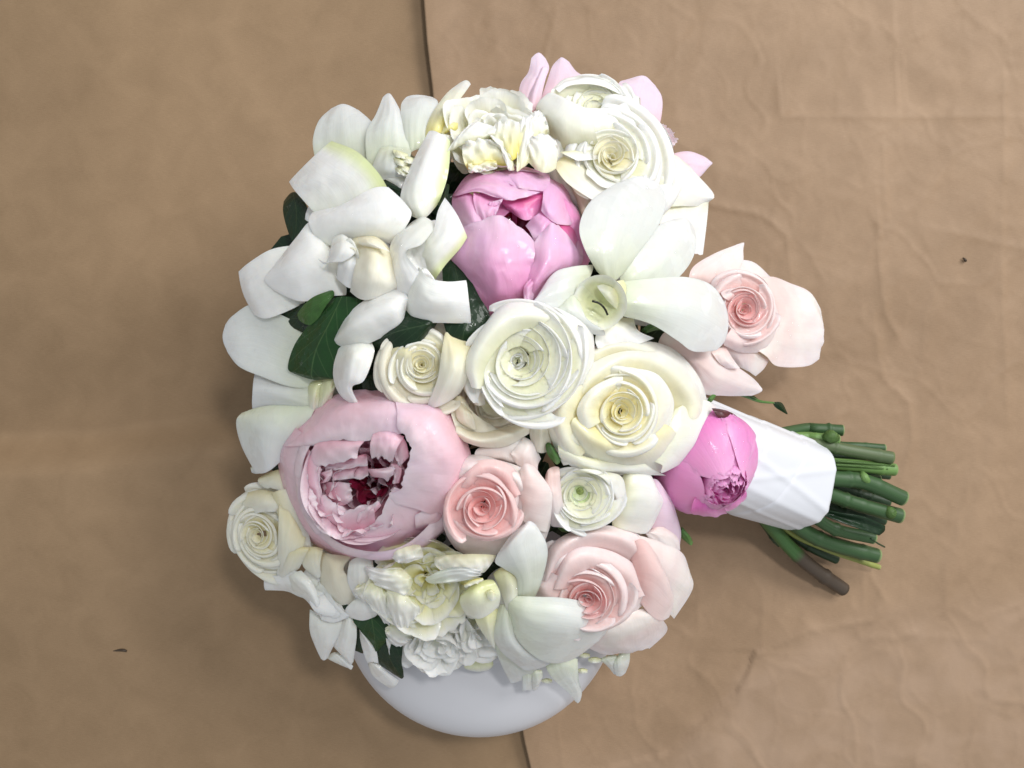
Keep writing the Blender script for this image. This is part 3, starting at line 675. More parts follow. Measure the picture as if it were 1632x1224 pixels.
patch(t, 'petal', 'ruffle', 'Q', [[(640, 640, 2), (700, 600, 4), (760, 560, 3)], [(560, 460, 5), (660, 420, 7), (780, 400, 5)], [(560, 380, 2), (640, 320, 4), (770, 360, 3)]], rnd=0.5, sc=1.22, ruf=2.6, rf=5.0, jag=0.16, jf=9, n=(45, 24), tuck=2.0, crink=2.5)
patch(t, 'petal', 'ranunculus', 'Q', [[(740, 700, 2), (780, 660, 4), (820, 640, 3)], [(750, 520, 5), (800, 500, 8), (850, 490, 5)], [(745, 330, 2), (800, 290, 5), (860, 330, 2)]], rnd=0.5, sc=1.22, ruf=2.6, rf=5.0, jag=0.16, jf=9, n=(45, 24), tuck=2.0, crink=2.5)
patch(t, 'petal', 'ranunculus', 'Q', [[(840, 640, 3), (940, 700, 5), (1030, 690, 2)], [(850, 510, 6), (940, 520, 10), (1040, 540, 5)], [(860, 470, 4), (930, 440, 7), (1010, 460, 4)]], rnd=0.5, sc=1.22, ruf=2.6, rf=5.0, jag=0.16, jf=9, n=(45, 24), tuck=2.0, crink=2.5)
patch(t, 'petal', 'ranunculus', 'Q', [[(790, 480, 2), (860, 430, 4), (980, 420, 2)], [(800, 330, 1), (870, 320, 4), (960, 330, 0)], [(870, 260, -3), (900, 245, -2), (925, 255, -4)]], rnd=0.5, sc=1.22, ruf=2.6, rf=5.0, jag=0.16, jf=9, n=(45, 24), tuck=2.0, crink=2.5)
patch(t, 'petal', 'ruffle', 'Q', [[(360, 650, 3), (450, 645, 4), (545, 650, 3)], [(362, 740, 1), (450, 730, 2), (550, 710, 1)]], rnd=0.5, sc=1.22, ruf=2.6, rf=5.0, jag=0.16, jf=9, n=(45, 24), tuck=2.0, crink=2.5)

# --- pink peony behind, at the top right
t = flower('peony', 'pale lilac pink peony half hidden behind the closed white ranunculus', 'peony', (960, 170), PK, dz=-35)
patch(t, 'petal', 'lilac', 'B', [[(95, 470, -16), (125, 470, -13), (170, 460, -14)], [(120, 270, -17), (180, 280, -12), (245, 290, -15)], [(172, 185, -18), (235, 185, -14), (302, 170, -17)], [(192, 90, -20), (238, 64, -19), (280, 95, -20)]], rnd=0.3)
patch(t, 'petal', 'lilac', 'B', [[(160, 460, -11), (190, 440, -10), (240, 430, -11)], [(180, 320, -12), (220, 300, -8), (270, 280, -11)], [(255, 160, -14), (275, 150, -12), (302, 160, -14)]], rnd=0.3)
patch(t, 'petal', 'lilac', 'B', [[(240, 400, -17), (330, 360, -15), (440, 330, -17)], [(295, 245, -19), (390, 225, -16), (530, 230, -19)], [(328, 150, -21), (395, 150, -18), (475, 175, -21)], [(372, 98, -24), (392, 92, -23), (432, 115, -24)]], rnd=0.3)
patch(t, 'petal', 'lilac', 'B', [[(830, 640, -20), (920, 620, -18), (1000, 600, -20)], [(790, 430, -20), (920, 430, -15), (1033, 465, -19)], [(762, 270, -22), (900, 290, -17), (1036, 350, -21)], [(820, 234, -25), (922, 214, -23), (990, 268, -24)]], rnd=0.25)
yr = Fr((1050, 222), -20, 32, (0.2, -0.3))
for i in range(9):
    cup(t, yr, 'blush_in', i * 137, 0.7, [(0.1, -0.5), (0.4, -0.3), (0.75, 0.0), (1.0 * rng.uniform(0.6, 1.1), 0.2)], jag=0.4, jf=5, wav=0.12)
patch(t, 'petal', 'lilac', 'B', [[(1060, 730, -20), (1090, 790, -18), (1120, 840, -20)], [(1200, 700, -22), (1210, 765, -19), (1200, 835, -22)], [(1300, 728, -24), (1310, 778, -22), (1272, 868, -24)], [(1352, 762, -26), (1364, 776, -26), (1346, 796, -26)]], rnd=0.15)

# --- closed white ranunculus at the top
t = flower('ranunculus', 'closed globe-shaped white ranunculus with a pale yellow opening, topmost of the white flowers', 'ranunculus', (945, 165), WH)
fr = Fr((950, 172), -6, 66, (0.1, -0.35))
rose(t, fr, ['ranunculus', 'ranunculus', 'ranunculus'], RANUN[1:7])
patch(t, 'petal', 'ranunculus', 'B', [[(300, 420, -6), (450, 380, -8), (700, 350, -8), (890, 440, -8)], [(325, 320, 2), (450, 245, 4), (700, 250, 4), (888, 360, 0)], [(345, 290, 3), (430, 226, 4), (620, 222, 5), (880, 350, 2)], [(380, 320, 4), (460, 270, 6), (640, 275, 7), (850, 375, 4)]], rnd=0.2, roll=0.2)
patch(t, 'petal', 'ranunculus', 'B', [[(600, 700, -2), (740, 650, -3), (860, 600, -10)], [(570, 540, 11), (740, 520, 13), (890, 470, 0)], [(545, 430, 12), (720, 425, 13), (885, 355, 3)], [(560, 420, 11), (710, 415, 11), (870, 350, 3)]], rnd=0.25, roll=0.4)
patch(t, 'petal', 'ranunculus', 'B', [[(290, 560, -12), (420, 680, -5), (640, 700, 0)], [(230, 420, -6), (400, 510, 8), (600, 570, 15)], [(300, 330, 2), (450, 395, 11), (590, 450, 14)], [(345, 325, 4), (450, 375, 10), (560, 432, 12)]], rnd=0.25, roll=0.4)

# --- cream rose, top right
t = flower('rose', 'open ivory rose with loose folded petals at the upper edge, behind the white orchid', 'rose', (1005, 275), WH)
fr = Fr((972, 258), -2, 108, (0.08, -0.18))
rose(t, fr, ['cream', 'ranunculus', 'ranunculus'], ROSE, a0=40, eroll=(0, 0.06))
lipring(t, 'cream', 'U', [[(900, 440, -7), (1010, 470, -8), (1120, 590, -10), (1150, 720, -11), (1080, 790, -9)], [(920, 480, 3), (1000, 520, 3), (1065, 610, 1), (1080, 700, 0), (1030, 760, 0)], [(940, 530, 3), (985, 570, 3), (1010, 640, 2), (1000, 700, 1), (970, 740, 1)]], (800, 590))
patch(t, 'petal', 'ranunculus', 'B', [[(960, 760, -6), (1000, 900, -4), (1040, 1060, -4)], [(1100, 720, -8), (1140, 880, 1), (1160, 1050, -4)], [(1210, 790, -12), (1290, 920, -4), (1270, 1050, -8)], [(1250, 835, -15), (1375, 975, -10), (1345, 1025, -12)]], thick=0.3, rnd=0.3, ruf=2.0, rf=2.5, jag=0.05, jf=8, wav=1.5)
patch(t, 'petal', 'ranunculus', 'B', [[(1040, 1030, -6), (1180, 1030, -6), (1340, 1000, -12)], [(1030, 1150, -4), (1180, 1140, -6), (1332, 1110, -14)], [(1040, 1250, -6), (1180, 1320, -8), (1300, 1400, -14)]], thick=0.3, rnd=0.3, ruf=2.0, rf=2.5, jag=0.05, jf=8, wav=1.5)
patch(t, 'petal', 'cream', 'B', [[(340, 790, -1), (400, 740, -3), (490, 690, -4)], [(430, 905, 2), (500, 850, 1), (580, 850, -2)], [(600, 1020, 4), (655, 980, 5), (730, 920, 4)]], thick=0.3, rnd=0.15, roll=0.2)
patch(t, 'petal', 'cream', 'B', [[(430, 860, -3), (560, 800, -6), (700, 760, -6)], [(480, 960, 0), (580, 900, -3), (700, 850, -3)], [(560, 1010, 1), (640, 960, 2), (720, 915, 2)]], thick=0.3, rnd=0.15, roll=0.2)
patch(t, 'petal', 'ranunculus', 'B', [[(600, 720, -4), (740, 760, -8), (920, 700, -4)], [(555, 830, 2), (720, 880, 1), (985, 800, 1)], [(570, 860, 6), (700, 935, 7), (1000, 870, 4)]], thick=0.3, rnd=0.2, roll=0.2)
patch(t, 'petal', 'cream_dull', 'B', [[(420, 880, -12), (480, 1000, -11), (520, 1120, -12)], [(520, 900, -11), (560, 1000, -9), (600, 1100, -10)], [(640, 940, -10), (660, 1000, -9), (680, 1080, -10)]], thick=0.3, rnd=0.2)
patch(t, 'petal', 'ranunculus', 'B', [[(380, 700, 1), (600, 680, 2), (860, 640, -2)], [(500, 760, 3), (680, 740, 5), (900, 690, 1)]], thick=0.3, rnd=0.2, ruf=0.8)

# --- bright pink peony
t = flower('peony', 'bright pink closed peony with a small crimson gap, beside the swirled white gardenia', 'peony', (825, 385), PK, dz=-35)
fr = Fr((828, 395), -14, 112, (0.05, -0.1))
for i in range(6):
    cup(t, fr, 'peony_deep', i * 60 + 15, 0.75, [(0.2, -0.55), (0.9, -0.42), (0.98, -0.05), (0.45, 0.16)], k=0.1, name='petal')
for i in range(10):
    cup(t, fr, 'crimson' if i < 4 else 'peony_deep', i * 137, 0.6, [(0.05, -0.3), (0.16 + 0.02 * i, -0.15), (0.20 + 0.025 * i, 0.06), (0.12 + 0.03 * i, 0.14)], jag=0.3, jf=5, off=(-0.05, -0.28), name='petal')
patch(t, 'petal', 'peony', 'L', [[(400, 150, -14), (620, 105, -16), (850, 165, -14)], [(480, 180, -2), (640, 175, 0), (850, 230, -3)], [(560, 225, 5), (660, 265, 7), (800, 287, 6)]], rnd=0.2, ruf=1.3, rf=4.0, jag=0.05, jf=8, n=(41, 30))
patch(t, 'petal', 'peony', 'L', [[(180, 320, -14), (290, 175, -14), (440, 130, -14)], [(235, 310, 0), (350, 225, 3), (540, 165, -1)], [(350, 285, 7), (470, 250, 9), (665, 262, 6)], [(480, 325, 8), (610, 350, 9), (795, 290, 7)]], rnd=0.15, ruf=1.3, rf=4.0, jag=0.05, jf=8, n=(41, 30))
patch(t, 'petal', 'peony_deep', 'L', [[(510, 330, 3), (660, 330, 4), (815, 295, 4)], [(540, 375, 1), (670, 410, 3), (805, 375, 1)], [(570, 415, -4), (690, 482, 1), (800, 430, -2)]], rnd=0.2, ruf=0.6)
patch(t, 'petal', 'peony', 'L', [[(1005, 350, -10), (1055, 420, -11), (1095, 545, -12)], [(1000, 400, -2), (1030, 480, 0), (1065, 548, -5)]], rnd=0.3)
patch(t, 'petal', 'peony', 'L', [[(850, 190, -13), (965, 260, -13), (1015, 370, -12)], [(820, 255, 1), (920, 330, 5), (1012, 450, -2)], [(812, 340, 8), (870, 420, 10), (1000, 512, 2)], [(800, 420, 8), (850, 470, 9), (905, 508, 6)]], rnd=0.2, ruf=0.6)
patch(t, 'petal', 'peony_deep', 'L', [[(885, 495, 2), (1000, 510, 0), (1090, 560, -9)], [(960, 590, 5), (1020, 620, 3), (1112, 660, -9)], [(1040, 705, 0), (1070, 740, -2), (1138, 778, -11)]], rnd=0.2)
patch(t, 'petal', 'peony', 'L', [[(180, 325, -9), (270, 295, 0), (335, 320, 3)], [(185, 400, -8), (290, 400, 6), (385, 420, 5)], [(240, 545, -4), (310, 542, 3), (398, 562, 3)]], rnd=0.25)
patch(t, 'petal', 'peony', 'L', [[(330, 285, 5), (430, 330, 3), (528, 350, 5)], [(335, 380, 7), (420, 400, 8), (505, 385, 7)], [(400, 560, 2), (440, 500, 4), (485, 450, 3)]], rnd=0.25, ruf=1.6, jag=0.12)
patch(t, 'petal', 'peony', 'L', [[(420, 390, 8), (450, 410, 9), (480, 400, 8)], [(440, 360, 9), (480, 350, 10), (525, 340, 9)], [(490, 360, 9), (510, 370, 9), (528, 350, 9)]], rnd=0.4, ruf=0.8)
patch(t, 'petal', 'peony', 'L', [[(800, 428, 7), (840, 455, 8), (890, 498, 7)], [(740, 470, 4), (800, 520, 10), (835, 575, 8)], [(690, 525, 0), (722, 565, 4), (758, 650, 5)]], rnd=0.2, ruf=0.5)
patch(t, 'petal', 'peony', 'L', [[(410, 1230, -16), (560, 1130, -9), (700, 1070, -9)], [(320, 960, -7), (520, 930, 8), (745, 890, 3)], [(145, 765, -10), (450, 750, 14), (738, 770, 9)], [(240, 605, -1), (480, 600, 14), (748, 655, 9)], [(242, 540, 1), (490, 450, 12), (650, 535, 11)]], rnd=0.2, roll=1.2, ruf=1.3, rf=4.0, jag=0.05, jf=8, n=(41, 30))
patch(t, 'petal', 'peony', 'L', [[(695, 1080, -10), (735, 1085, -10), (765, 1040, -10)], [(686, 960, 2), (765, 930, 8), (860, 900, -3)], [(725, 790, 8), (860, 780, 15), (1065, 795, -4)], [(742, 670, 10), (880, 640, 15), (1052, 712, 4)], [(795, 580, 8), (880, 502, 12), (965, 575, 6)]], rnd=0.2, roll=1.4, ruf=1.3, rf=4.0, jag=0.05, jf=8, n=(41, 30))
patch(t, 'petal', 'peony', 'L', [[(1010, 620, 0), (1060, 610, -1), (1100, 640, -8)], [(1020, 690, 2), (1060, 700, 1), (1120, 740, -8)], [(1060, 740, -1), (1090, 760, -4), (1130, 775, -9)]], rnd=0.3)
patch(t, 'petal', 'peony', 'L', [[(750, 870, 8), (780, 890, 9), (800, 900, 5)], [(680, 950, 6), (710, 960, 8), (760, 960, 2)], [(680, 1050, 2), (705, 1060, 3), (740, 1040, 0)]], rnd=0.4, ruf=0.8)

# --- blush peony
t = flower('peony', 'biggest blush pink peony, bowl-shaped with torn inner petals and a dark crimson heart', 'peony', (598, 758), PK, dz=-45)
fr = Fr((600, 760), -14, 142, (-0.05, 0.03))
for i in range(8):
    cup(t, fr, 'blush', i * 45 + 10, 0.62, [(0.25, -0.62), (0.90, -0.46), (0.955, -0.05), (0.80, 0.16)], k=0.05, pw=4, wav=0.02)
for i in range(30):
    f = (i + 0.5) / 30
    a = i * 137.5
    rr = (0.10 + 0.48 * f ** 0.8) * rng.uniform(0.92, 1.08)
    zr = 0.20 + (0.16 - 0.14 * math.cos(math.radians(a - 172))) * f + rng.uniform(-0.06, 0.04)
    cup(t, fr, 'blush_in', a, rng.uniform(0.45, 0.75) / (0.6 + 0.5 * f), [(rr * 0.6, zr - 0.45), (rr * 0.92, zr - 0.28), (rr * 1.02, zr - 0.1), (rr * 0.90, zr)], k=0.25, jag=0.4, jf=5, wav=0.09, wf=2.5, off=(-0.18, 0.07), wbase=0.8)
for i in range(9):
    cup(t, fr, 'crimson', i * 137.5 + 20, 0.8, [(0.03, -0.05), (0.12, 0.08), (0.13 + 0.012 * i, 0.22), (0.07 + 0.022 * i, 0.32)], jag=0.3, jf=5, wav=0.07, off=(-0.02, 0.04), name='petal')
for i in range(6):
    cup(t, fr, 'blush_in', i * 60 + 5, 0.75, [(0.02, -0.40), (0.42, -0.28), (0.60, 0.0), (0.66, 0.24)], k=0.05, wav=0.03, off=(-0.13, 0.05))
IN = dict(jag=0.22, jf=5, ruf=1.6, rnd=0.3, tuck=1.0, dz=8)
patch(t, 'petal', 'blush_in', 'F', [[(700, 600, -8), (800, 590, -6), (920, 580, -5)], [(690, 690, -6), (800, 680, -3), (925, 665, -4)]], **IN)
patch(t, 'petal', 'blush_in', 'F', [[(640, 540, -5), (760, 540, -2), (910, 500, 0)], [(650, 620, -4), (780, 610, 0), (920, 590, 0)]], **IN)
patch(t, 'petal', 'blush', 'F', [[(590, 420, 2), (760, 420, 6), (900, 420, 8)], [(560, 520, 2), (700, 490, 8), (860, 470, 9)], [(590, 610, 0), (720, 590, 5), (850, 545, 6)]], **IN)
patch(t, 'petal', 'blush', 'F', [[(520, 450, 0), (500, 680, -2), (540, 870, -4)], [(590, 550, 2), (580, 690, 2), (610, 840, 0)], [(630, 620, 0), (620, 700, 0), (660, 800, -1)]], **IN)
patch(t, 'petal', 'blush_in', 'F', [[(640, 690, -5), (660, 790, -5), (700, 860, -4)], [(740, 690, -3), (760, 760, -1), (780, 830, -2)], [(830, 700, -3), (835, 750, -2), (830, 800, -3)]], **IN)
patch(t, 'petal', 'blush', 'F', [[(550, 850, -4), (610, 960, -4), (720, 1020, -3)], [(600, 800, 0), (660, 870, 3), (750, 940, 2)], [(650, 760, -2), (720, 810, 1), (810, 850, 0)]], **IN)
patch(t, 'petal', 'blush_in', 'F', [[(730, 1020, -2), (840, 1010, 0), (970, 950, 2)], [(730, 930, 2), (840, 900, 5), (960, 870, 6)], [(770, 880, 1), (850, 840, 3), (940, 820, 4)]], **IN)
patch(t, 'petal', 'blush_in', 'F', [[(860, 960, 3), (940, 910, 5), (1010, 840, 7)], [(840, 900, 5), (900, 860, 8), (980, 800, 9)]], **IN)
G_ = dict(jag=0.17, jf=11, ruf=1.0, rnd=0.0, tuck=0, n=(57, 24), wav=0.9)
patch(t, 'petal', 'blush', 'F', [[(440, 335, -15), (345, 480, -16), (372, 710, -16), (455, 960, -17), (600, 1095, -17), (800, 1175, -17)], [(470, 360, 0), (385, 490, -2), (405, 690, -3), (490, 905, -5), (615, 1030, -5), (740, 1095, -6)], [(520, 400, 5), (455, 510, 4), (455, 680, 3), (520, 845, 1), (595, 950, 0), (680, 1025, 0)], [(570, 430, 7), (520, 530, 6), (500, 690, 5), (545, 840, 3), (590, 930, 2), (660, 1010, 2)]], **G_)
patch(t, 'petal', 'blush', 'F', [[(1430, 800, -15), (1250, 1035, -16), (960, 1185, -17), (740, 1165, -17), (540, 1050, -17)], [(1360, 810, 0), (1180, 985, 1), (940, 1105, -2), (760, 1095, -3), (590, 1010, -6)], [(1220, 770, 9), (1100, 900, 9), (930, 1025, 6), (780, 1045, 4), (630, 1000, 0)], [(1060, 720, 13), (1000, 850, 12), (930, 955, 9), (790, 1005, 6), (650, 985, 2)]], **G_)
patch(t, 'petal', 'blush', 'F', [[(365, 440, -15), (480, 310, -14), (720, 125, -14), (1000, 95, -14), (1180, 150, -13)], [(410, 450, 0), (550, 350, 5), (760, 235, 8), (1000, 195, 9), (1200, 230, 8)], [(480, 450, 6), (600, 405, 11), (780, 345, 14), (980, 305, 15), (1180, 300, 15)], [(535, 460, 7), (640, 450, 11), (780, 440, 14), (930, 430, 15), (1150, 370, 15)]], **G_)
patch(t, 'petal', 'blush', 'F', [[(1090, 130, -14), (1400, 185, -14), (1575, 480, -14), (1565, 760, -14), (1400, 930, -15)], [(1110, 185, 6), (1340, 275, 9), (1465, 500, 10), (1440, 725, 8), (1320, 880, 3)], [(1120, 270, 15), (1250, 365, 17), (1305, 520, 17), (1285, 695, 14), (1200, 840, 9)], [(1110, 350, 16), (1170, 440, 18), (1150, 570, 18), (1100, 690, 16), (1010, 800, 11)]], **G_)
patch(t, 'petal', 'blush', 'F', [[(1430, 790, -13), (1400, 950, -14), (1240, 1010, -12)], [(1390, 800, 0), (1350, 920, -1), (1235, 970, 1)], [(1330, 820, 4), (1270, 880, 5), (1230, 900, 5)]], rnd=0.3, tuck=0)
patch(t, 'petal', 'blush', 'F', [[(960, 370, 17), (1050, 360, 18), (1160, 390, 17)], [(940, 460, 17), (1040, 470, 21), (1110, 470, 18)], [(960, 590, 8), (1020, 560, 12), (1070, 600, 8)]], rnd=0.2, jag=0.35, jf=5, ruf=1.5)
patch(t, 'petal', 'blush_in', 'F', [[(1040, 400, 10), (1120, 430, 12), (1165, 520, 12)], [(1040, 500, 8), (1090, 530, 11), (1130, 600, 10)]], rnd=0.3, jag=0.3, jf=5, ruf=1.5, tuck=1)
patch(t, 'petal', 'blush_in', 'F', [[(1090, 560, 8), (1140, 600, 10), (1130, 690, 9)], [(1050, 600, 5), (1080, 640, 7), (1070, 700, 6)]], rnd=0.3, jag=0.3, jf=5, ruf=1.2, tuck=1)
patch(t, 'petal', 'blush_in', 'F', [[(1120, 360, 13), (1170, 430, 14), (1190, 520, 13)], [(1090, 400, 13), (1130, 470, 14), (1150, 560, 12)], [(1060, 440, 9), (1090, 510, 9), (1110, 590, 8)]], rnd=0.2, jag=0.2, jf=6, ruf=1.0, tuck=0)
patch(t, 'petal', 'blush', 'F', [[(920, 600, 9), (935, 625, 9), (950, 655, 7)], [(1000, 600, 10), (1010, 625, 13), (1020, 660, 9)], [(1110, 580, 8), (1100, 620, 9), (1050, 690, 6)]], rnd=0.4, jag=0.1)
patch(t, 'petal', 'blush_in', 'F', [[(590, 630, 4), (640, 660, 7), (600, 700, 5)], [(640, 620, 7), (660, 650, 10), (640, 690, 7)], [(690, 600, 5), (690, 640, 6), (670, 680, 5)]], rnd=0.3)

# --- magenta peony bud
t = flower('peony_bud', 'tightly closed magenta peony bud between the yellow-hearted rose and the ribbon', 'peony bud', (1135, 750), PK, dz=-40)
fr = Fr((1128, 742), -10, 86, (0.30, 0.55))
for i, (a, W, rr, zr) in enumerate([(200, 1.0, 0.42, 0.72), (120, 0.9, 0.30, 0.80), (40, 0.9, 0.34, 0.78), (-40, 0.9, 0.40, 0.70), (-110, 0.9, 0.36, 0.74), (80, 0.7, 0.24, 0.82)]):
    cup(t, fr, 'magenta', a, W, [(0.25, -0.75), (0.92, -0.45), (0.94, 0.18), (rr, zr)], k=0.22, pw=3, wav=0.03, point=0.02, spiral=0.05 * (-1) ** i, n=(21, 22))
for i in range(22):
    f = i / 21
    cup(t, fr, 'magenta', i * 137.5, 0.7, [(0.04 + 0.2 * f, 0.2), (0.13 + 0.32 * f, 0.5), (0.13 + 0.30 * f, 0.76 - 0.06 * f), (0.05 + 0.24 * f, 0.93 - 0.14 * f)], jag=0.3, jf=4, wav=0.06, k=0.25)
patch(t, 'petal', 'magenta', 'J', [[(370, 500, 4), (480, 470, 5), (560, 420, 4)], [(370, 545, 6), (480, 600, 10), (600, 560, 9)], [(430, 580, 8), (520, 650, 11), (640, 680, 6)]], rnd=0.3)
patch(t, 'petal', 'magenta', 'J', [[(330, 760, 9), (400, 720, 11), (490, 700, 12)], [(295, 865, 2), (400, 850, 8), (500, 830, 10)], [(310, 900, -8), (420, 925, -6), (530, 905, -3)]], rnd=0.3, jag=0.2, jf=6, ruf=1.2, tuck=1)
patch(t, 'petal', 'magenta', 'J', [[(480, 700, 12), (540, 680, 12), (610, 660, 10)], [(500, 820, 11), (560, 800, 12), (650, 760, 7)], [(530, 895, -3), (590, 865, -1), (640, 810, -3)]], rnd=0.3, jag=0.2, jf=6, ruf=1.2, tuck=1)
patch(t, 'petal', 'magenta', 'J', [[(430, 740, 14), (490, 720, 15), (550, 710, 14)], [(400, 850, 13), (480, 850, 15), (570, 830, 13)]], rnd=0.3, jag=0.35, jf=5, ruf=1.2, tuck=1)
patch(t, 'petal', 'magenta', 'J', [[(500, 740, 15), (540, 730, 16), (600, 720, 14)], [(500, 800, 15), (560, 790, 16), (620, 770, 13)]], rnd=0.3, jag=0.35, jf=5, ruf=1.2, tuck=1)
patch(t, 'petal', 'magenta', 'J', [[(560, 380, 4), (640, 340, 2), (720, 400, -8)], [(560, 530, 8), (660, 500, 9), (750, 520, -6)], [(640, 660, 8), (690, 650, 6), (740, 640, -6)]], rnd=0.3)
patch(t, 'sepal', 'maroon', 'J', [[(425, 205, 4), (480, 212, 6), (520, 222, 4)], [(465, 262, 7), (520, 255, 9), (565, 242, 4)], [(505, 296, 8), (550, 292, 9), (600, 270, 4)]], rnd=0.3, thick=0.4)

# --- white ranunculus, wide open
t = flower('ranunculus', 'white ranunculus with many thin ringed petals and a tiny green eye, centre of the bouquet', 'ranunculus', (840, 580), WH)
fr = Fr((838, 582), 6, 100, (-0.16, -0.05))
cup_eye = []
rose(t, fr, ['ranunculus', 'ranunculus', 'ranunculus'], RANUN, a0=20, eroll=(0.0, 0.05), off=(-0.16, -0.08))
for i in range(5):
    cup(t, fr, 'ranunculus_green', i * 72 + 10, 0.8, [(0.05, -0.34), (0.12, -0.25), (0.12, -0.16), (0.05, -0.06)], off=(-0.16, -0.08))
patch(t, 'petal', 'ranunculus', 'D', [[(300, 1010, 2), (325, 850, 7), (500, 660, 10), (760, 670, 11), (850, 830, 9), (830, 990, 3)], [(260, 1010, 6), (250, 810, 12), (470, 560, 17), (830, 600, 17), (930, 800, 11), (880, 990, 6)], [(225, 1000, 5), (195, 800, 6), (460, 485, 11), (900, 560, 10), (992, 765, 3), (930, 980, 3)], [(220, 980, 2), (196, 850, -2), (440, 472, 4), (920, 585, 3), (990, 830, -5), (940, 960, 0)]], n=(33, 14), rnd=0.0, roll=0.2, ruf=0.4, tuck=0)
patch(t, 'petal', 'ranunculus', 'D', [[(900, 730, 4), (940, 760, 4), (950, 800, 3)], [(900, 850, 6), (930, 900, 8), (960, 880, 2)], [(830, 990, 6), (860, 990, 7), (880, 960, 4)]], rnd=0.3)
patch(t, 'petal', 'cream_dull', 'D', [[(200, 700, -10), (240, 720, -8), (300, 760, -6)], [(140, 950, -8), (200, 950, -3), (280, 960, -2)], [(220, 1110, -8), (250, 1120, -4), (300, 1120, -3)]], rnd=0.3)

# --- white rose with a yellow heart
t = flower('rose', 'large open white rose with a yellow spiral heart, nearest the white ribbon', 'rose', (1000, 655), WH)
fr = Fr((988, 654), 6, 98, (0.02, 0.0))
rose(t, fr, ['white_rose', 'white_rose', 'white_rose'], ROSE[:6], a0=100, eroll=(0, 0.04))
lipring(t, 'white_rose', 'R', [[(600, 780, -7), (720, 890, -9), (900, 917, -9), (1060, 892, -9), (1180, 800, -9)], [(620, 720, 2), (740, 820, 4), (890, 860, 5), (1020, 820, 5), (1120, 740, 2)], [(640, 655, 6), (730, 750, 10), (860, 795, 12), (975, 770, 11), (1070, 690, 7)]], (850, 620))
lipring(t, 'white_rose', 'R', [[(650, 450, -4), (540, 555, -6), (506, 650, -8), (530, 750, -8), (580, 875, -9)], [(665, 490, 3), (590, 570, 5), (560, 650, 5), (580, 740, 4), (640, 850, -1)], [(690, 530, 3), (640, 600, 4), (620, 660, 4), (640, 720, 2), (690, 800, 0)]], (850, 620))
lipring(t, 'white_rose', 'R', [[(590, 580, -5), (690, 395, -7), (880, 302, -7), (1075, 322, -8), (1205, 450, -9), (1250, 590, -10), (1225, 720, -10)], [(640, 570, 3), (735, 445, 5), (890, 360, 6), (1040, 390, 6), (1150, 490, 5), (1200, 600, 3), (1170, 720, 1)], [(690, 560, 1), (770, 480, 3), (890, 420, 4), (1010, 450, 3), (1085, 520, 0), (1125, 610, -3), (1085, 710, -3)]], (850, 620))
lipring(t, 'white_rose', 'R', [[(850, 400, 1), (1010, 440, 2), (1092, 550, 1), (1090, 650, 0), (1050, 740, 0), (970, 810, 1)], [(850, 430, 9), (980, 480, 10), (1040, 570, 10), (1040, 650, 10), (1000, 720, 10), (920, 775, 9)], [(850, 460, 8), (950, 505, 8), (995, 580, 8), (990, 650, 8), (955, 705, 8), (890, 745, 8)]], (850, 620))
lipring(t, 'white_rose', 'R', [[(860, 440, 7), (720, 510, 7), (650, 610, 6), (680, 710, 6)], [(860, 470, 10), (750, 530, 10), (690, 610, 10), (720, 690, 9)], [(860, 500, 8), (780, 550, 8), (735, 610, 8), (755, 670, 8)]], (850, 620))
patch(t, 'petal', 'ranunculus', 'J', [[(180, 220, 0), (100, 420, 4), (40, 540, 3)], [(330, 160, -2), (260, 370, 5), (110, 570, 2)], [(430, 190, -6), (400, 380, 2), (130, 612, -2)], [(515, 330, -10), (500, 390, -8), (480, 415, -9)]], thick=0.3, rnd=0.2, roll=0.8)
patch(t, 'petal', 'cream', 'D', [[(1000, 900, -3), (1230, 800, 0), (1500, 900, -3)], [(970, 800, -1), (1220, 740, 5), (1570, 870, -2)], [(1010, 745, -7), (1280, 705, -2), (1560, 800, -9)]], thick=0.3, rnd=0.3, ruf=0.6)
patch(t, 'petal', 'ranunculus', 'G', [[(780, 240, 0), (1000, 330, 4), (1300, 340, 2)], [(800, 330, -4), (1030, 400, 3), (1380, 400, 0)], [(900, 400, -9), (1080, 420, -4), (1470, 440, -6)]], thick=0.3, rnd=0.2)
patch(t, 'petal', 'cream', 'G', [[(720, 20, -3), (800, 60, 1), (870, 80, 1)], [(705, 110, -5), (800, 180, 3), (900, 220, 3)], [(750, 260, -8), (820, 280, 0), (930, 270, 1)]], thick=0.3, rnd=0.3, roll=1.0)

# --- small white ranunculus with a green eye
t = flower('ranunculus', 'small white ranunculus with a round green eye, directly below the yellow-hearted white rose', 'ranunculus', (935, 790), WH)
fr = Fr((928, 792), -2, 57, (-0.05, 0.05))
rose(t, fr, ['ranunculus_green', 'ranunculus', 'ranunculus'], RANUN[1:], a0=70, off=(-0.06, -0.10))
es = []
for i in range(6):
    cup(t, fr, 'eye', i * 60, 0.7, [(0.02, -0.28), (0.12, -0.22), (0.11, -0.08), (0.0, -0.03)], off=(-0.06, -0.16), k=0.0, name='green_eye')
patch(t, 'petal', 'ranunculus', 'G', [[(860, 420, 2), (930, 420, 2), (1000, 410, 0)], [(960, 400, 5), (1060, 450, 8), (1170, 440, 3)], [(1080, 440, 4), (1130, 540, 7), (1210, 540, 2)], [(1140, 640, 2), (1180, 650, 3), (1212, 640, 0)]], rnd=0.3)
patch(t, 'petal', 'ranunculus', 'G', [[(1200, 420, -6), (1150, 600, -4), (1120, 760, -6)], [(1290, 400, -4), (1290, 580, 3), (1220, 790, -4)], [(1370, 440, -6), (1400, 600, 0), (1340, 810, -6)], [(1420, 540, -9), (1450, 610, -7), (1400, 740, -9)]], rnd=0.3)
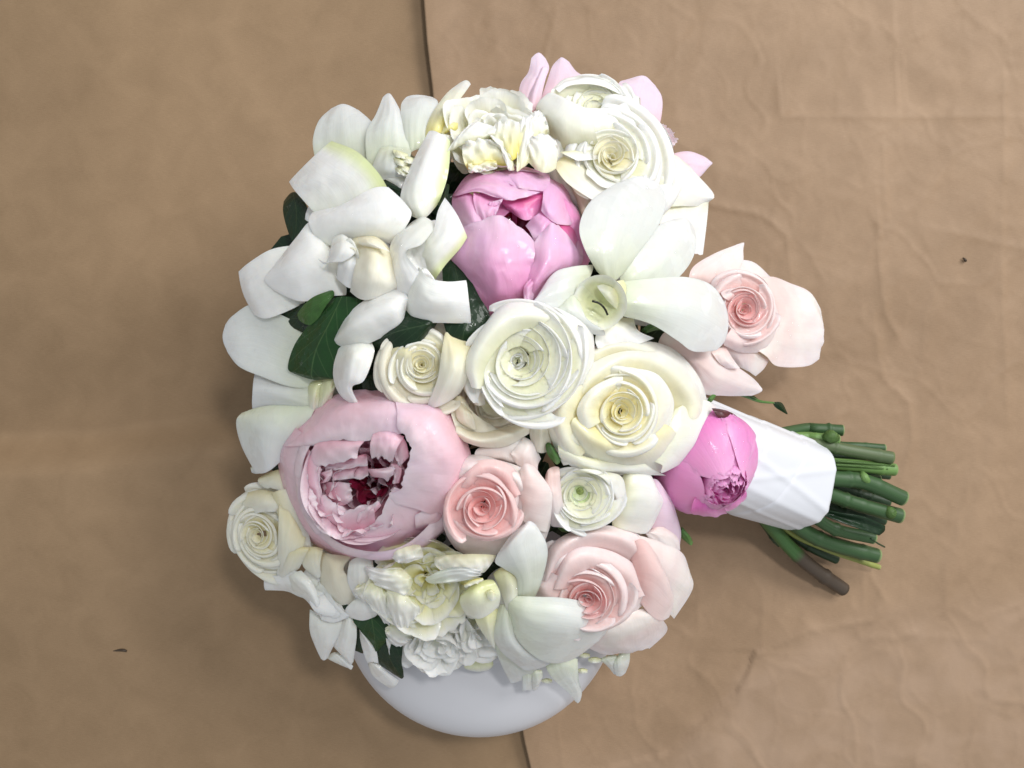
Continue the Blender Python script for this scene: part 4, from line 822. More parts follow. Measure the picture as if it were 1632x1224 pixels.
patch(t, 'petal', 'pink_rose_outer', 'G', [[(690, 440, -7), (720, 400, -6), (780, 380, -6)], [(690, 600, -7), (740, 600, -3), (800, 600, -2)], [(730, 770, -9), (780, 770, -5), (850, 790, -5)]], rnd=0.3)

# --- pink rose, centre
t = flower('rose', 'rosy pink rose, deepest pink of the roses, beside the biggest peony', 'rose', (775, 805), PK)
fr = Fr((772, 806), 4, 114, (-0.05, 0.05))
rose(t, fr, ['pink_rose', 'pink_rose', 'pink_rose_pale'], ROSE[:5], a0=200, eroll=(0, 0.05))
lipring(t, 'pink_rose', 'R', [[(55, 1010, -1), (120, 885, 1), (240, 850, 1), (345, 890, 1), (400, 1010, -1)], [(90, 1020, 5), (160, 920, 6), (250, 895, 6), (325, 935, 6), (365, 1015, 5)], [(140, 1035, 2), (185, 975, 3), (250, 960, 3), (300, 990, 3), (325, 1045, 2)]], (215, 1065))
lipring(t, 'pink_rose_pale', 'R', [[(60, 940, -4), (40, 1060, -6), (88, 1145, -6), (190, 1192, -6), (305, 1165, -6), (382, 1080, -5), (395, 950, -3)], [(85, 955, 4), (75, 1055, 5), (120, 1120, 6), (200, 1155, 7), (285, 1130, 7), (345, 1060, 6), (360, 965, 4)], [(115, 970, 4), (108, 1045, 4), (145, 1095, 5), (205, 1122, 5), (270, 1100, 5), (312, 1050, 4), (325, 980, 3)]], (215, 1065))
lipring(t, 'pink_rose_pale', 'R', [[(0, 1020, -9), (25, 1180, -11), (90, 1275, -12), (220, 1300, -12), (335, 1255, -12), (430, 1110, -10)], [(20, 1020, -1), (52, 1150, -2), (115, 1225, -2), (220, 1245, -2), (322, 1205, -2), (400, 1080, -2)], [(50, 1010, 1), (75, 1120, 1), (130, 1180, 1), (220, 1200, 1), (310, 1165, 1), (375, 1060, 1)]], (215, 1065), jag=0.05, jf=8)
lipring(t, 'pink_rose_outer', 'R', [[(0, 1040, -8), (-5, 930, -10), (60, 848, -11), (185, 828, -11), (300, 860, -10)], [(40, 1020, 0), (45, 940, 1), (100, 885, 2), (190, 858, 2), (300, 885, 2)], [(80, 1000, 1), (95, 950, 2), (140, 910, 3), (210, 888, 3), (300, 910, 3)]], (215, 1065))
lipring(t, 'pink_rose_outer', 'R', [[(280, 850, -8), (400, 900, -9), (455, 1010, -10), (430, 1130, -11)], [(290, 880, 2), (370, 925, 3), (415, 1015, 2), (400, 1100, 0)], [(300, 910, 3), (350, 950, 4), (380, 1020, 3), (370, 1080, 1)]], (215, 1065))
patch(t, 'petal', 'pink_rose_outer', 'G', [[(520, 420, 0), (480, 520, 2), (520, 640, 0)], [(560, 370, 3), (640, 560, 7), (560, 740, 2)], [(620, 390, -1), (725, 560, -1), (690, 800, -5)], [(660, 440, -6), (730, 600, -8), (720, 760, -9)]], rnd=0.2)
patch(t, 'petal', 'pink_rose_outer', 'G', [[(640, 620, -6), (600, 720, -5), (580, 820, -6)], [(735, 620, -10), (720, 760, -7), (680, 890, -9)]], rnd=0.3)
patch(t, 'petal', 'pink_rose_outer', 'G', [[(230, 330, -10), (380, 340, -8), (520, 370, -8)], [(250, 270, -12), (360, 260, -9), (500, 270, -9)], [(330, 230, -14), (430, 210, -12), (560, 190, -12)]], rnd=0.2)
patch(t, 'petal', 'pink_rose_outer', 'G', [[(460, 310, -6), (540, 400, -6), (640, 420, -8)], [(490, 270, -8), (570, 310, -6), (640, 370, -9)], [(550, 190, -12), (610, 230, -11), (660, 330, -12)]], rnd=0.2)

# --- pale pink rose, lower right
t = flower('rose', 'large pale pink rose, its swirl half covered by a white orchid petal', 'rose', (960, 940), PK)
fr = Fr((937, 946), 4, 104, (-0.10, 0.22))
rose(t, fr, ['pink_rose', 'pink_rose_pale', 'pink_rose_pale'], ROSE[:6], a0=30, eroll=(0, 0.06))
lipring(t, 'pink_rose_pale', 'S', [[(470, 600, -6), (535, 400, -8), (720, 318, -9), (920, 345, -9), (1025, 480, -9), (1025, 660, -8)], [(505, 590, 1), (570, 430, 3), (720, 352, 4), (885, 385, 4), (975, 490, 3), (985, 640, 1)], [(540, 590, -2), (605, 465, -1), (730, 412, 0), (860, 440, 0), (930, 530, -1), (945, 640, -2)]], (695, 630), jag=0.04, jf=9)
lipring(t, 'pink_rose_pale', 'S', [[(520, 620, -1), (595, 440, -1), (740, 410, 0), (895, 480, -1), (1000, 620, -3)], [(545, 610, 6), (620, 478, 7), (740, 462, 8), (872, 528, 8), (950, 640, 5)], [(585, 610, 4), (645, 535, 5), (740, 518, 6), (840, 565, 6), (900, 650, 4)]], (695, 630), jag=0.05, jf=9)
lipring(t, 'pink_rose_pale', 'S', [[(740, 790, -2), (860, 760, 0), (980, 660, 0)], [(760, 730, 4), (850, 700, 6), (935, 620, 6)], [(780, 680, 4), (835, 650, 6), (885, 600, 5)]], (695, 630))
lipring(t, 'pink_rose_pale', 'S', [[(470, 690, -3), (450, 600, -4), (500, 520, -4)], [(510, 690, 2), (500, 610, 3), (540, 540, 3)], [(560, 680, 3), (560, 620, 3), (590, 570, 3)]], (695, 630))
patch(t, 'petal', 'pink_rose_outer', 'I', [[(1200, 60, -4), (1260, 200, -2), (1300, 420, -4)], [(1330, 70, -4), (1430, 230, 4), (1420, 480, 0)], [(1560, 160, -10), (1580, 330, -3), (1500, 560, -6)], [(1625, 290, -15), (1640, 400, -13), (1525, 590, -13)]], rnd=0.2, thick=0.3, roll=1.6, ruf=0.6)
patch(t, 'petal', 'pink_rose_pale', 'I', [[(1230, 130, 2), (1260, 280, 3), (1260, 420, 1)], [(1330, 90, 4), (1380, 280, 9), (1370, 560, 3)], [(1440, 230, 2), (1480, 390, 6), (1440, 600, 0)], [(1490, 330, -3), (1520, 470, -2), (1495, 580, -5)]], rnd=0.3, thick=0.3, roll=1.2)
patch(t, 'petal', 'pink_rose_outer', 'I', [[(960, 640, 0), (1150, 580, 5), (1380, 520, 2)], [(960, 720, -3), (1180, 680, 5), (1440, 600, 0)], [(960, 770, -9), (1180, 770, -3), (1470, 680, -7)], [(1110, 845, -14), (1250, 820, -12), (1350, 800, -13)]], rnd=0.15, thick=0.3, roll=1.2, jag=0.12, jf=7, ruf=0.8)
patch(t, 'petal', 'pink_rose_outer', 'I', [[(760, 260, -2), (1000, 160, -3), (1300, 240, -4)], [(740, 180, -2), (1000, 60, 2), (1310, 120, -2)], [(790, 100, -8), (1000, 30, -4), (1300, 80, -6)]], rnd=0.2, thick=0.3, ruf=0.6)
patch(t, 'petal', 'pink_rose_outer', 'I', [[(650, 470, -4), (720, 400, -2), (760, 300, -2)], [(640, 380, -3), (720, 290, 2), (830, 180, 2)], [(690, 260, -6), (760, 180, -2), (900, 90, -2)]], rnd=0.2, thick=0.3)
patch(t, 'petal', 'pink_rose_outer', 'I', [[(690, 280, -9), (730, 240, -8), (800, 180, -8)], [(692, 160, -10), (740, 150, -8), (790, 130, -9)], [(700, 90, -12), (740, 82, -11), (780, 100, -12)]], rnd=0.3, jag=0.1)
patch(t, 'petal', 'pink_rose_outer', 'I', [[(1290, 60, -8), (1380, 20, -8), (1420, -20, -9)], [(1340, 40, -8), (1450, 60, -6), (1540, 60, -11)], [(1400, 140, -8), (1500, 150, -8), (1565, 150, -13)]], rnd=0.2, thick=0.3, ruf=0.6)
patch(t, 'petal', 'lilac', 'G', [[(1340, 820, -14), (1300, 640, -12), (1330, 480, -13)], [(1440, 900, -14), (1440, 680, -9), (1400, 470, -12)], [(1545, 950, -18), (1530, 700, -13), (1440, 500, -14)], [(1562, 880, -20), (1566, 790, -20), (1520, 620, -18)]], rnd=0.2, thick=0.3)

# --- blush rose on the right
t = flower('rose', 'blush rose with a salmon centre and wide ragged outer petals, above the white ribbon', 'rose', (1190, 500), PK)
fr = Fr((1180, 494), -5, 86, (0.12, 0.0))
rose(t, fr, ['pink_rose', 'pink_rose_pale', 'pink_rose_pale'], ROSE[:6], a0=10, eroll=(0, 0.05))
lipring(t, 'pink_rose_pale', 'E', [[(600, 400, -7), (720, 330, -8), (890, 370, -9), (985, 540, -10), (905, 740, -10), (760, 780, -10), (620, 730, -9)], [(630, 430, -1), (730, 380, 0), (855, 420, 0), (915, 560, 0), (850, 690, 0), (740, 715, -1), (640, 680, -1)], [(660, 450, -2), (730, 425, -2), (815, 460, -2), (850, 560, -2), (800, 640, -2), (740, 655, -2), (680, 620, -2)]], (740, 500))
patch(t, 'petal', 'pink_rose_outer', 'E', [[(400, 340, -12), (480, 330, -12), (600, 370, -12)], [(430, 230, -13), (540, 240, -10), (690, 280, -11)], [(560, 145, -16), (640, 180, -12), (745, 195, -14)], [(715, 82, -20), (752, 74, -19), (748, 115, -19)]], rnd=0.1, thick=0.3, ruf=0.6)
patch(t, 'petal', 'pink_rose_outer', 'E', [[(600, 380, -8), (700, 380, -6), (850, 330, -8)], [(650, 270, -13), (770, 270, -11), (890, 300, -13)], [(735, 178, -17), (830, 205, -16), (935, 300, -17)]], rnd=0.2, thick=0.3)
patch(t, 'petal', 'pink_rose_outer', 'E', [[(830, 330, -6), (930, 560, -8), (850, 760, -7)], [(940, 300, -9), (1050, 580, -9), (910, 800, -9)], [(1060, 342, -14), (1150, 580, -11), (980, 862, -14)], [(1185, 400, -19), (1230, 600, -15), (1160, 862, -18)], [(1265, 530, -23), (1278, 680, -22), (1250, 812, -23)]], rnd=0.1, thick=0.3, ruf=1.2, jag=0.07, jf=8)
patch(t, 'petal', 'pink_rose_outer', 'E', [[(590, 720, -12), (740, 730, -9), (920, 830, -12)], [(670, 800, -16), (770, 830, -13), (880, 890, -17)], [(735, 880, -20), (790, 905, -19), (830, 935, -21)]], rnd=0.2, thick=0.3)
patch(t, 'petal', 'pink_rose_outer', 'E', [[(200, 720, -14), (280, 650, -12), (420, 700, -12)], [(380, 840, -15), (480, 850, -9), (570, 790, -12)], [(480, 1030, -21), (610, 950, -11), (700, 870, -15)], [(620, 1058, -24), (750, 1005, -16), (800, 940, -18)], [(810, 1058, -24), (866, 1025, -22), (845, 985, -22)]], rnd=0.15, thick=0.3, roll=1.6)
patch(t, 'petal', 'pink_rose_outer', 'E', [[(540, 770, -9), (600, 755, -8), (640, 750, -9)], [(600, 850, -9), (660, 840, -6), (690, 830, -9)], [(660, 892, -11), (700, 890, -9), (735, 888, -11)]], rnd=0.2, jag=0.1)

# --- cream rose left of the ranunculus
t = flower('rose', 'cream rose with folded pointed petals, left of the ringed white ranunculus', 'rose', (670, 590), WH)
fr = Fr((672, 582), -2, 72, (0.05, -0.10))
rose(t, fr, ['cream', 'cream', 'cream_dull'], ROSE, a0=-20, eroll=(0, 0.06))
TG = dict(rnd=0.7, wav=0.7, ruf=0.8, n=(21, 20))
patch(t, 'petal', 'cream_dull', 'T', [[(730, 395, -9), (745, 440, -8), (765, 480, -7)], [(760, 540, -10), (800, 555, -6), (860, 560, -5)], [(772, 602, -11), (860, 604, -8), (965, 585, -7)]], **TG)
patch(t, 'petal', 'cream', 'T', [[(755, 370, -4), (770, 400, -2), (800, 420, -1)], [(768, 490, -5), (825, 515, 1), (890, 500, 2)], [(840, 578, -5), (905, 575, -2), (960, 555, -1)]], **TG)
patch(t, 'petal', 'cream', 'T', [[(770, 360, 0), (830, 355, 4), (900, 360, 6)], [(785, 450, 0), (845, 455, 5), (900, 445, 6)], [(860, 520, -1), (895, 520, 3), (920, 500, 4)]], **TG)
patch(t, 'petal', 'cream', 'T', [[(1060, 270, 1), (1090, 320, 3), (1195, 345, 0)], [(1040, 400, 7), (1105, 420, 11), (1178, 430, 4)], [(1020, 520, 6), (1085, 520, 9), (1155, 520, 1)], [(965, 645, -4), (1030, 635, 0), (1120, 590, -5)]], **TG)
patch(t, 'petal', 'cream_dull', 'T', [[(860, 590, -9), (920, 585, -8), (980, 570, -8)], [(880, 625, -10), (940, 625, -8), (1000, 610, -9)], [(920, 650, -12), (950, 648, -11), (985, 640, -11)]], **TG)

# --- cream rose under the ranunculus
t = flower('rose', 'dull cream rose mostly hidden beneath the ringed white ranunculus', 'rose', (775, 665), WH, dz=-35)
fr = Fr((785, 640), -22, 62, (-0.1, 0.25))
rose(t, fr, ['cream', 'cream_dull', 'cream_dull'], ROSE[3:], a0=15)
patch(t, 'petal', 'cream_dull', 'N', [[(655, 560, -8), (690, 540, -6), (730, 540, -8)], [(650, 640, -7), (700, 640, -9), (790, 640, -10)], [(690, 760, -6), (760, 740, -11), (900, 720, -12)], [(740, 830, -6), (820, 800, -9), (980, 760, -11)]], thick=0.3, rnd=0.1, roll=0.0)
patch(t, 'petal', 'cream_dull', 'N', [[(690, 700, -10), (800, 760, -11), (980, 740, -12), (1160, 700, -10)], [(690, 770, -4), (820, 820, -3), (980, 800, -3), (1150, 740, -5)], [(735, 830, -7), (850, 864, -7), (1000, 860, -7), (1150, 780, -8)]], thick=0.3, rnd=0.2, roll=0.6)
patch(t, 'petal', 'cream_dull', 'N', [[(670, 560, -6), (720, 590, -5), (780, 640, -6)], [(690, 680, -7), (740, 690, -5), (800, 700, -6)], [(760, 740, -9), (790, 750, -8), (812, 755, -9)]], thick=0.3, rnd=0.2)
patch(t, 'petal', 'cream_dull', 'N', [[(1170, 640, -8), (1240, 600, -8), (1310, 560, -8)], [(1160, 760, -9), (1230, 760, -5), (1310, 740, -7)], [(1180, 870, -12), (1230, 900, -10), (1290, 890, -12)]], thick=0.3, rnd=0.3)

# --- cream rose, lower left edge
t = flower('rose', 'wet cream rose with a yellow-rimmed outer petal, left of and below the biggest peony', 'rose', (430, 850), WH)
fr = Fr((420, 850), -12, 74, (-0.32, 0.12))
rose(t, fr, ['cream', 'cream', 'cream'], ROSE[1:], a0=60, eroll=(0, 0.1))
patch(t, 'petal', 'cream', 'V', [[(280, 90, -8), (345, 140, -8), (410, 240, -10)], [(275, 250, 0), (320, 300, 0), (380, 340, -8)], [(270, 478, -13), (300, 462, -11), (360, 400, -12)]], rnd=0.3, ruf=0.8)
patch(t, 'petal', 'cream', 'F', [[(300, 760, -6), (340, 900, -5), (380, 1080, -6)], [(400, 740, -10), (460, 930, -7), (470, 1100, -8)], [(430, 800, -14), (520, 980, -12), (560, 1120, -12)]], thick=0.3, rnd=0.2)
patch(t, 'petal', 'cream', 'F', [[(120, 760, -14), (240, 740, -12), (370, 770, -12)], [(110, 830, -13), (230, 820, -6), (350, 830, -8)], [(150, 900, -11), (240, 880, -6), (320, 880, -8)]], thick=0.3, rnd=0.3, ruf=0.8)
patch(t, 'petal', 'cream', 'F', [[(215, 660, -17), (300, 620, -16), (380, 600, -16)], [(215, 690, -17), (310, 690, -13), (420, 740, -14)], [(260, 730, -16), (340, 740, -13), (430, 800, -14)]], thick=0.3, rnd=0.3, jag=0.12)
patch(t, 'sepal', 'yellow_sepal', 'F', [[(70, 910, -20), (90, 920, -17), (110, 930, -16)], [(20, 985, -22), (55, 1000, -17), (90, 1000, -16)], [(45, 1080, -22), (80, 1080, -18), (110, 1070, -17)], [(120, 1128, -22), (140, 1125, -21), (158, 1120, -20)]], thick=0.5, rnd=0.4, roll=1.4)
patch(t, 'petal', 'cream', 'H', [[(20, 60, -12), (90, 60, -9), (180, 70, -9)], [(30, 120, -14), (100, 130, -9), (180, 140, -9)], [(70, 192, -18), (110, 188, -15), (180, 180, -14)]], thick=0.3, rnd=0.3)
patch(t, 'petal', 'cream', 'H', [[(180, 60, -7), (260, 50, -3), (380, 50, -6)], [(180, 150, -9), (250, 150, -3), (350, 110, -7)], [(160, 262, -14), (210, 265, -11), (310, 190, -11)]], thick=0.3, rnd=0.2)
patch(t, 'petal', 'cream', 'H', [[(330, 60, -8), (400, 50, -6), (470, 60, -7)], [(340, 170, -10), (400, 160, -7), (450, 150, -8)], [(420, 250, -12), (435, 250, -11), (455, 235, -12)]], thick=0.3, rnd=0.2)
patch(t, 'petal', 'cream_dull', 'H', [[(430, 70, -10), (520, 100, -7), (660, 110, -10)], [(452, 240, -12), (530, 220, -4), (600, 190, -8)], [(465, 350, -14), (560, 330, -6), (645, 270, -10)], [(525, 402, -16), (600, 420, -12), (682, 392, -13)]], thick=0.3, rnd=0.3, roll=1.6)

# --- white ruffled peony at the bottom
t = flower('peony', 'ruffled white peony with lemon yellow depths, between biggest peony and vase', 'peony', (680, 940), WH)
fr = Fr((678, 935), -6, 96, (-0.10, 0.40))
ruffled(t, fr, 'ruffle_deep', 30, 2, jag=0.24, open_=-0.35, wide=1.35, zc=0.10)
fr2 = Fr((698, 1026), -15, 80, (-0.05, 0.6))
ruffled(t, fr2, 'ranunculus', 18, 3, jag=0.16, wide=1.3, open_=0.3)
fr3 = Fr((772, 1006), -18, 78, (0.1, 0.5))
ruffled(t, fr3, 'ranunculus', 14, 4, jag=0.14, wide=1.3, open_=0.3)
patch(t, 'petal', 'ranunculus', 'H', [[(960, 190, 3), (990, 220, 3), (1030, 260, 2)], [(860, 200, 4), (900, 260, 9), (980, 340, 6)], [(750, 180, -4), (790, 260, 2), (880, 320, 2)]], rnd=0.5, sc=1.22, ruf=2.6, rf=5.0, jag=0.16, jf=9, n=(45, 24), tuck=2.0, crink=2.5)
patch(t, 'petal', 'ranunculus', 'H', [[(900, 340, 4), (970, 360, 6), (1040, 400, 4)], [(910, 450, 5), (980, 460, 10), (1075, 450, 4)], [(930, 560, -3), (990, 575, 0), (1060, 510, -2)]], rnd=0.5, sc=1.22, ruf=2.6, rf=5.0, jag=0.16, jf=9, n=(45, 24), tuck=2.0, crink=2.5)
patch(t, 'petal', 'ranunculus', 'H', [[(870, 350, 2), (800, 310, 3), (720, 310, -2)], [(880, 440, 3), (800, 400, 7), (700, 360, 0)], [(885, 560, -6), (840, 500, -3), (800, 440, -4)]], rnd=0.5, sc=1.22, ruf=2.6, rf=5.0, jag=0.16, jf=9, n=(45, 24), tuck=2.0, crink=2.5)
patch(t, 'petal', 'orchid', 'H', [[(1170, 245, 10), (1180, 262, 11), (1200, 280, 10)], [(1320, 190, 14), (1330, 220, 15), (1350, 265, 12)], [(1500, 210, 12), (1490, 225, 12), (1460, 240, 11)]], rnd=0.5, sc=1.22, ruf=2.6, rf=5.0, jag=0.16, jf=9, n=(45, 24), tuck=2.0, crink=2.5)
patch(t, 'petal', 'ranunculus', 'H', [[(1230, 120, 0), (1380, 110, 2), (1560, 110, 0)], [(1240, 170, 3), (1380, 180, 7), (1520, 170, 4)], [(1300, 220, 4), (1380, 240, 7), (1480, 220, 5)]], rnd=0.5, sc=1.22, ruf=2.6, rf=5.0, jag=0.16, jf=9, n=(45, 24), tuck=2.0, crink=2.5)
patch(t, 'petal', 'ranunculus', 'H', [[(920, 80, 2), (970, 60, 4), (1080, 40, 1)], [(930, 110, 4), (990, 110, 8), (1095, 110, 4)], [(970, 150, 4), (1010, 150, 6), (1050, 130, 4)]], rnd=0.5, sc=1.22, ruf=2.6, rf=5.0, jag=0.16, jf=9, n=(45, 24), tuck=2.0, crink=2.5)
patch(t, 'petal', 'ranunculus', 'H', [[(890, 580, -8), (950, 560, -7), (1020, 600, -8)], [(895, 620, -10), (950, 640, -6), (1030, 640, -9)], [(930, 680, -14), (970, 690, -12), (1020, 660, -13)]], rnd=0.5, sc=1.22, ruf=2.6, rf=5.0, jag=0.16, jf=9, n=(45, 24), tuck=2.0, crink=2.5)

# --- hydrangea sprig under the lower rose
t = flower('blossom_sprig', 'tiny pale green and white blossom sprig poking out below the large pale pink rose', 'blossom', (960, 1050), WH, dz=-30)
patch(t, 'petal', 'orchid', 'I', [[(1040, 860, -24), (1090, 840, -22), (1150, 830, -23)], [(1090, 900, -26), (1120, 890, -23), (1160, 880, -25)], [(1140, 960, -29), (1150, 950, -28), (1160, 930, -28)]], thick=0.4, rnd=0.3)
patch(t, 'petal', 'orchid', 'I', [[(1140, 860, -22), (1180, 820, -21), (1240, 800, -23)], [(1140, 920, -24), (1180, 900, -21), (1235, 880, -24)], [(1150, 965, -28), (1180, 968, -27), (1210, 950, -28)]], thick=0.4, rnd=0.4)
for q, (x, y, s_) in enumerate([(945, 835, 34), (1010, 865, 40), (930, 935, 34), (700, 1000, 34)]):
    patch(t, 'bract', 'lip', 'I', [[(x - s_, y - s_ * 0.3, -24), (x, y - s_ * 0.5, -22), (x + s_, y - s_ * 0.3, -24)], [(x - s_, y + s_ * 0.3, -24), (x, y + s_ * 0.5, -21), (x + s_, y + s_ * 0.4, -24)]], thick=0.3, rnd=0.6)
t = flower('blossom_sprig', 'thin translucent greenish-white petal lying over the vase under the ruffled white peony', 'blossom', (765, 1050), WH, dz=-30)
patch(t, 'petal', 'lip', 'H', [[(1400, 770, -26), (1470, 760, -25), (1570, 780, -26)], [(1390, 830, -27), (1470, 830, -25), (1570, 820, -27)], [(1420, 850, -29), (1480, 858, -28), (1540, 850, -29)]], thick=0.2, rnd=0.5)

# ------------------------------------------------------------------ ivy and other leaves
def leaf(label, mat, F, rows, name='ivy_leaf', cat='leaf', dz=0.0, group='leaves between the flowers', **kw):
    ox, oy, s = FR[F]
    a = np.array([[q[0], q[1]] for row in rows for q in row]).mean(axis=0)
    r = rows[0][0]
    px, py = np.float64(ox + a[0] / s), np.float64(oy + a[1] / s)
    root = P(px, py, float(dome(px, py)) + (dz + r[2] - 4) * 0.001)
    t = thing(name, label, cat, root.tolist(), group)
    kw.setdefault('thick', 0.4)
    kw.setdefault('wav', 1.0)
    patch(t, 'blade', mat, F, rows, dz=dz, roll=kw.pop('roll', 0.8), **kw)
    return t
leaf('dark ivy leaf behind the large gardenia, at its outer upper edge', 'ivy', 'A', [[(52, 770, -9), (110, 725, -9), (165, 745, -9)], [(48, 850, -10), (130, 830, -8), (225, 880, -8)], [(75, 960, -11), (130, 930, -9), (210, 930, -9)], [(108, 1042, -13), (115, 1046, -13), (124, 1030, -13)]])
leaf('brightest ivy leaf, wet and veined with a pale midrib, largest leaf of all', 'ivy_mid', 'C', [[(690, 455, 2), (790, 430, 4), (920, 440, 2)], [(595, 590, 0), (710, 600, 4), (850, 590, 2)], [(495, 730, -2), (630, 760, 3), (790, 740, 0)], [(452, 875, -5), (600, 900, -1), (760, 930, -4)], [(500, 918, -7), (610, 950, -5), (720, 946, -6)]], rnd=0.2)
leaf('small folded ivy leaf showing its paler underside, beside the largest leaf', 'ivy_back', 'C', [[(725, 378, 4), (738, 390, 5), (745, 415, 4)], [(600, 430, 4), (650, 470, 7), (690, 480, 5)], [(515, 520, 0), (570, 540, 4), (640, 560, 3)], [(520, 570, -1), (550, 590, 0), (590, 604, 1)]], rnd=0.3)
leaf('dark pointed ivy leaf under the lowest petal of the large gardenia', 'ivy', 'C', [[(640, 440, -6), (660, 540, -5), (650, 640, -6)], [(500, 480, -7), (520, 560, -5), (560, 655, -7)], [(365, 542, -9), (400, 560, -8), (440, 600, -9)]], rnd=0.2)
leaf('dark ivy leaf on the cream rose, with a pale midrib, below the swirled gardenia', 'ivy', 'C', [[(1430, 560, -2), (1410, 590, 0), (1380, 640, -1)], [(1300, 520, 0), (1310, 610, 5), (1210, 795, 2)], [(1150, 540, 0), (1150, 650, 5), (1120, 780, 1)], [(978, 705, -3), (990, 715, -2), (1010, 738, -2)]], rnd=0.2)
leaf('dark heart-shaped ivy leaf between the swirled gardenia and the bright pink peony', 'ivy', 'D', [[(20, 190, -6), (90, 190, -6), (160, 230, -6)], [(30, 400, -5), (140, 380, -4), (250, 410, -5)], [(30, 570, -4), (190, 530, -2), (325, 550, -5)], [(65, 680, -4), (160, 640, -1), (265, 660, -5)], [(100, 716, -6), (150, 722, -4), (210, 708, -6)]], rnd=0.2, dz=2)
leaf('bright green ivy leaf hanging below the ruffled white peony, over the vase', 'ivy_mid', 'H', [[(640, 500, -12), (780, 490, -11), (900, 500, -12)], [(735, 620, -14), (800, 610, -11), (892, 630, -14)], [(790, 712, -17), (810, 724, -16), (828, 716, -17)]], rnd=0.1)
leaf('black-green pointed ivy leaf lowest of all, against the white vase', 'ivy', 'H', [[(832, 660, -16), (900, 635, -15), (988, 688, -16)], [(826, 790, -19), (900, 760, -15), (978, 790, -18)], [(910, 860, -22), (960, 870, -19), (988, 850, -21)], [(968, 898, -23), (980, 901, -23), (992, 890, -23)]], rnd=0.1)
leaf('dark ivy leaf in the gap beside the drooping lower gardenia', 'ivy', 'H', [[(540, 400, -13), (580, 400, -13), (630, 410, -13)], [(580, 460, -14), (610, 450, -12), (650, 480, -14)], [(620, 490, -15), (640, 495, -14), (660, 490, -15)]])
leaf('sliver of dark leaf between two narrow petals of the lower gardenia', 'ivy', 'H', [[(680, 560, -17), (700, 560, -16), (720, 580, -17)], [(668, 700, -19), (700, 680, -17), (730, 700, -19)], [(700, 730, -20), (715, 735, -20), (728, 740, -20)]])
leaf('dark leaf in the shadow gap above the biggest peony, under the curled petal', 'ivy', 'C', [[(930, 940, -14), (980, 930, -13), (1060, 960, -14)], [(930, 1010, -14), (990, 1010, -12), (1060, 1030, -14)], [(940, 1060, -15), (1000, 1055, -14), (1060, 1040, -15)]])
leaf('small bright green leaf tip under the yellow-hearted white rose', 'sepal', 'G', [[(690, 230, -6), (715, 228, -4), (735, 240, -6)], [(705, 300, -6), (745, 300, -2), (785, 320, -6)], [(745, 355, -8), (765, 365, -7), (785, 355, -8)]], name='green_leaf')
leaf('small green leaf tip under the little green-eyed ranunculus', 'sepal', 'G', [[(740, 740, -13), (760, 730, -12), (790, 760, -13)], [(780, 790, -13), (810, 780, -11), (840, 790, -13)], [(800, 808, -14), (825, 808, -13), (850, 800, -14)]], name='green_leaf')
leaf('narrow green leaf sticking out below the magenta bud, over bare paper', 'sepal', 'J', [[(225, 985, -28), (232, 980, -27), (240, 985, -28)], [(225, 1040, -29), (255, 1030, -26), (285, 1040, -28)], [(275, 1090, -31), (292, 1096, -30), (305, 1080, -31)]], name='green_leaf')
leaf('short dark leaf tip between the blush rose and the ribbon', 'sepal', 'J', [[(388, 170, -18), (395, 178, -17), (402, 182, -18)], [(405, 140, -18), (420, 148, -16), (432, 158, -18)], [(425, 118, -19), (440, 118, -18), (455, 122, -19)]], name='green_leaf')
leaf('dark green scrap under the large orchid petal, near the yellow-hearted rose', 'sepal', 'D', [[(1310, 640, -9), (1330, 650, -8), (1340, 662, -9)], [(1370, 600, -9), (1390, 625, -7), (1400, 640, -9)], [(1430, 622, -10), (1440, 630, -10), (1445, 636, -10)]], name='green_leaf', jag=0.2)
leaf('dark leaf stub below the tall green-edged gardenia petal', 'ivy', 'A', [[(1105, 670, 0), (1115, 668, 1), (1128, 672, 0)], [(1080, 760, 0), (1095, 765, 2), (1110, 770, 0)], [(1048, 785, -1), (1060, 810, 0), (1070, 825, -1)]], name='green_leaf')
leaf('dark leaf peeping out between the two upper gardenia petals', 'ivy', 'A', [[(680, 640, -4), (690, 670, -3), (700, 690, -4)], [(750, 660, -4), (755, 690, -2), (760, 710, -4)], [(820, 700, -5), (815, 715, -4), (805, 745, -5)]], name='green_leaf')
# a thin sprig that lies out over the paper
t = flower('leaf_sprig', 'thin dark sprig with a small pointed leaf, lying out over the paper above the ribbon', 'leaf', (1220, 640), 'leaves between the flowers', dz=-40)
tube('stalk', [dmm('J', 560, 100, -32), dmm('J', 660, 130, -32), dmm('J', 740, 162, -34), dmm('J', 830, 172, -36)], [0.0010, 0.0014, 0.0010, 0.0006], M['sepal'], t, nseg=6)
patch(t, 'blade', 'ivy', 'J', [[(815, 168, -36), (822, 172, -36), (826, 180, -36)], [(880, 172, -37), (868, 190, -35), (845, 205, -37)], [(918, 240, -39), (915, 244, -39), (908, 243, -39)]], thick=0.3, rnd=0.2, roll=0.4)
patch(t, 'blade', 'ivy', 'J', [[(630, 118, -31), (640, 122, -31), (650, 130, -31)], [(690, 122, -32), (690, 138, -30), (690, 152, -32)], [(742, 158, -34), (740, 162, -34), (735, 166, -34)]], thick=0.3, rnd=0.2, roll=0.4)

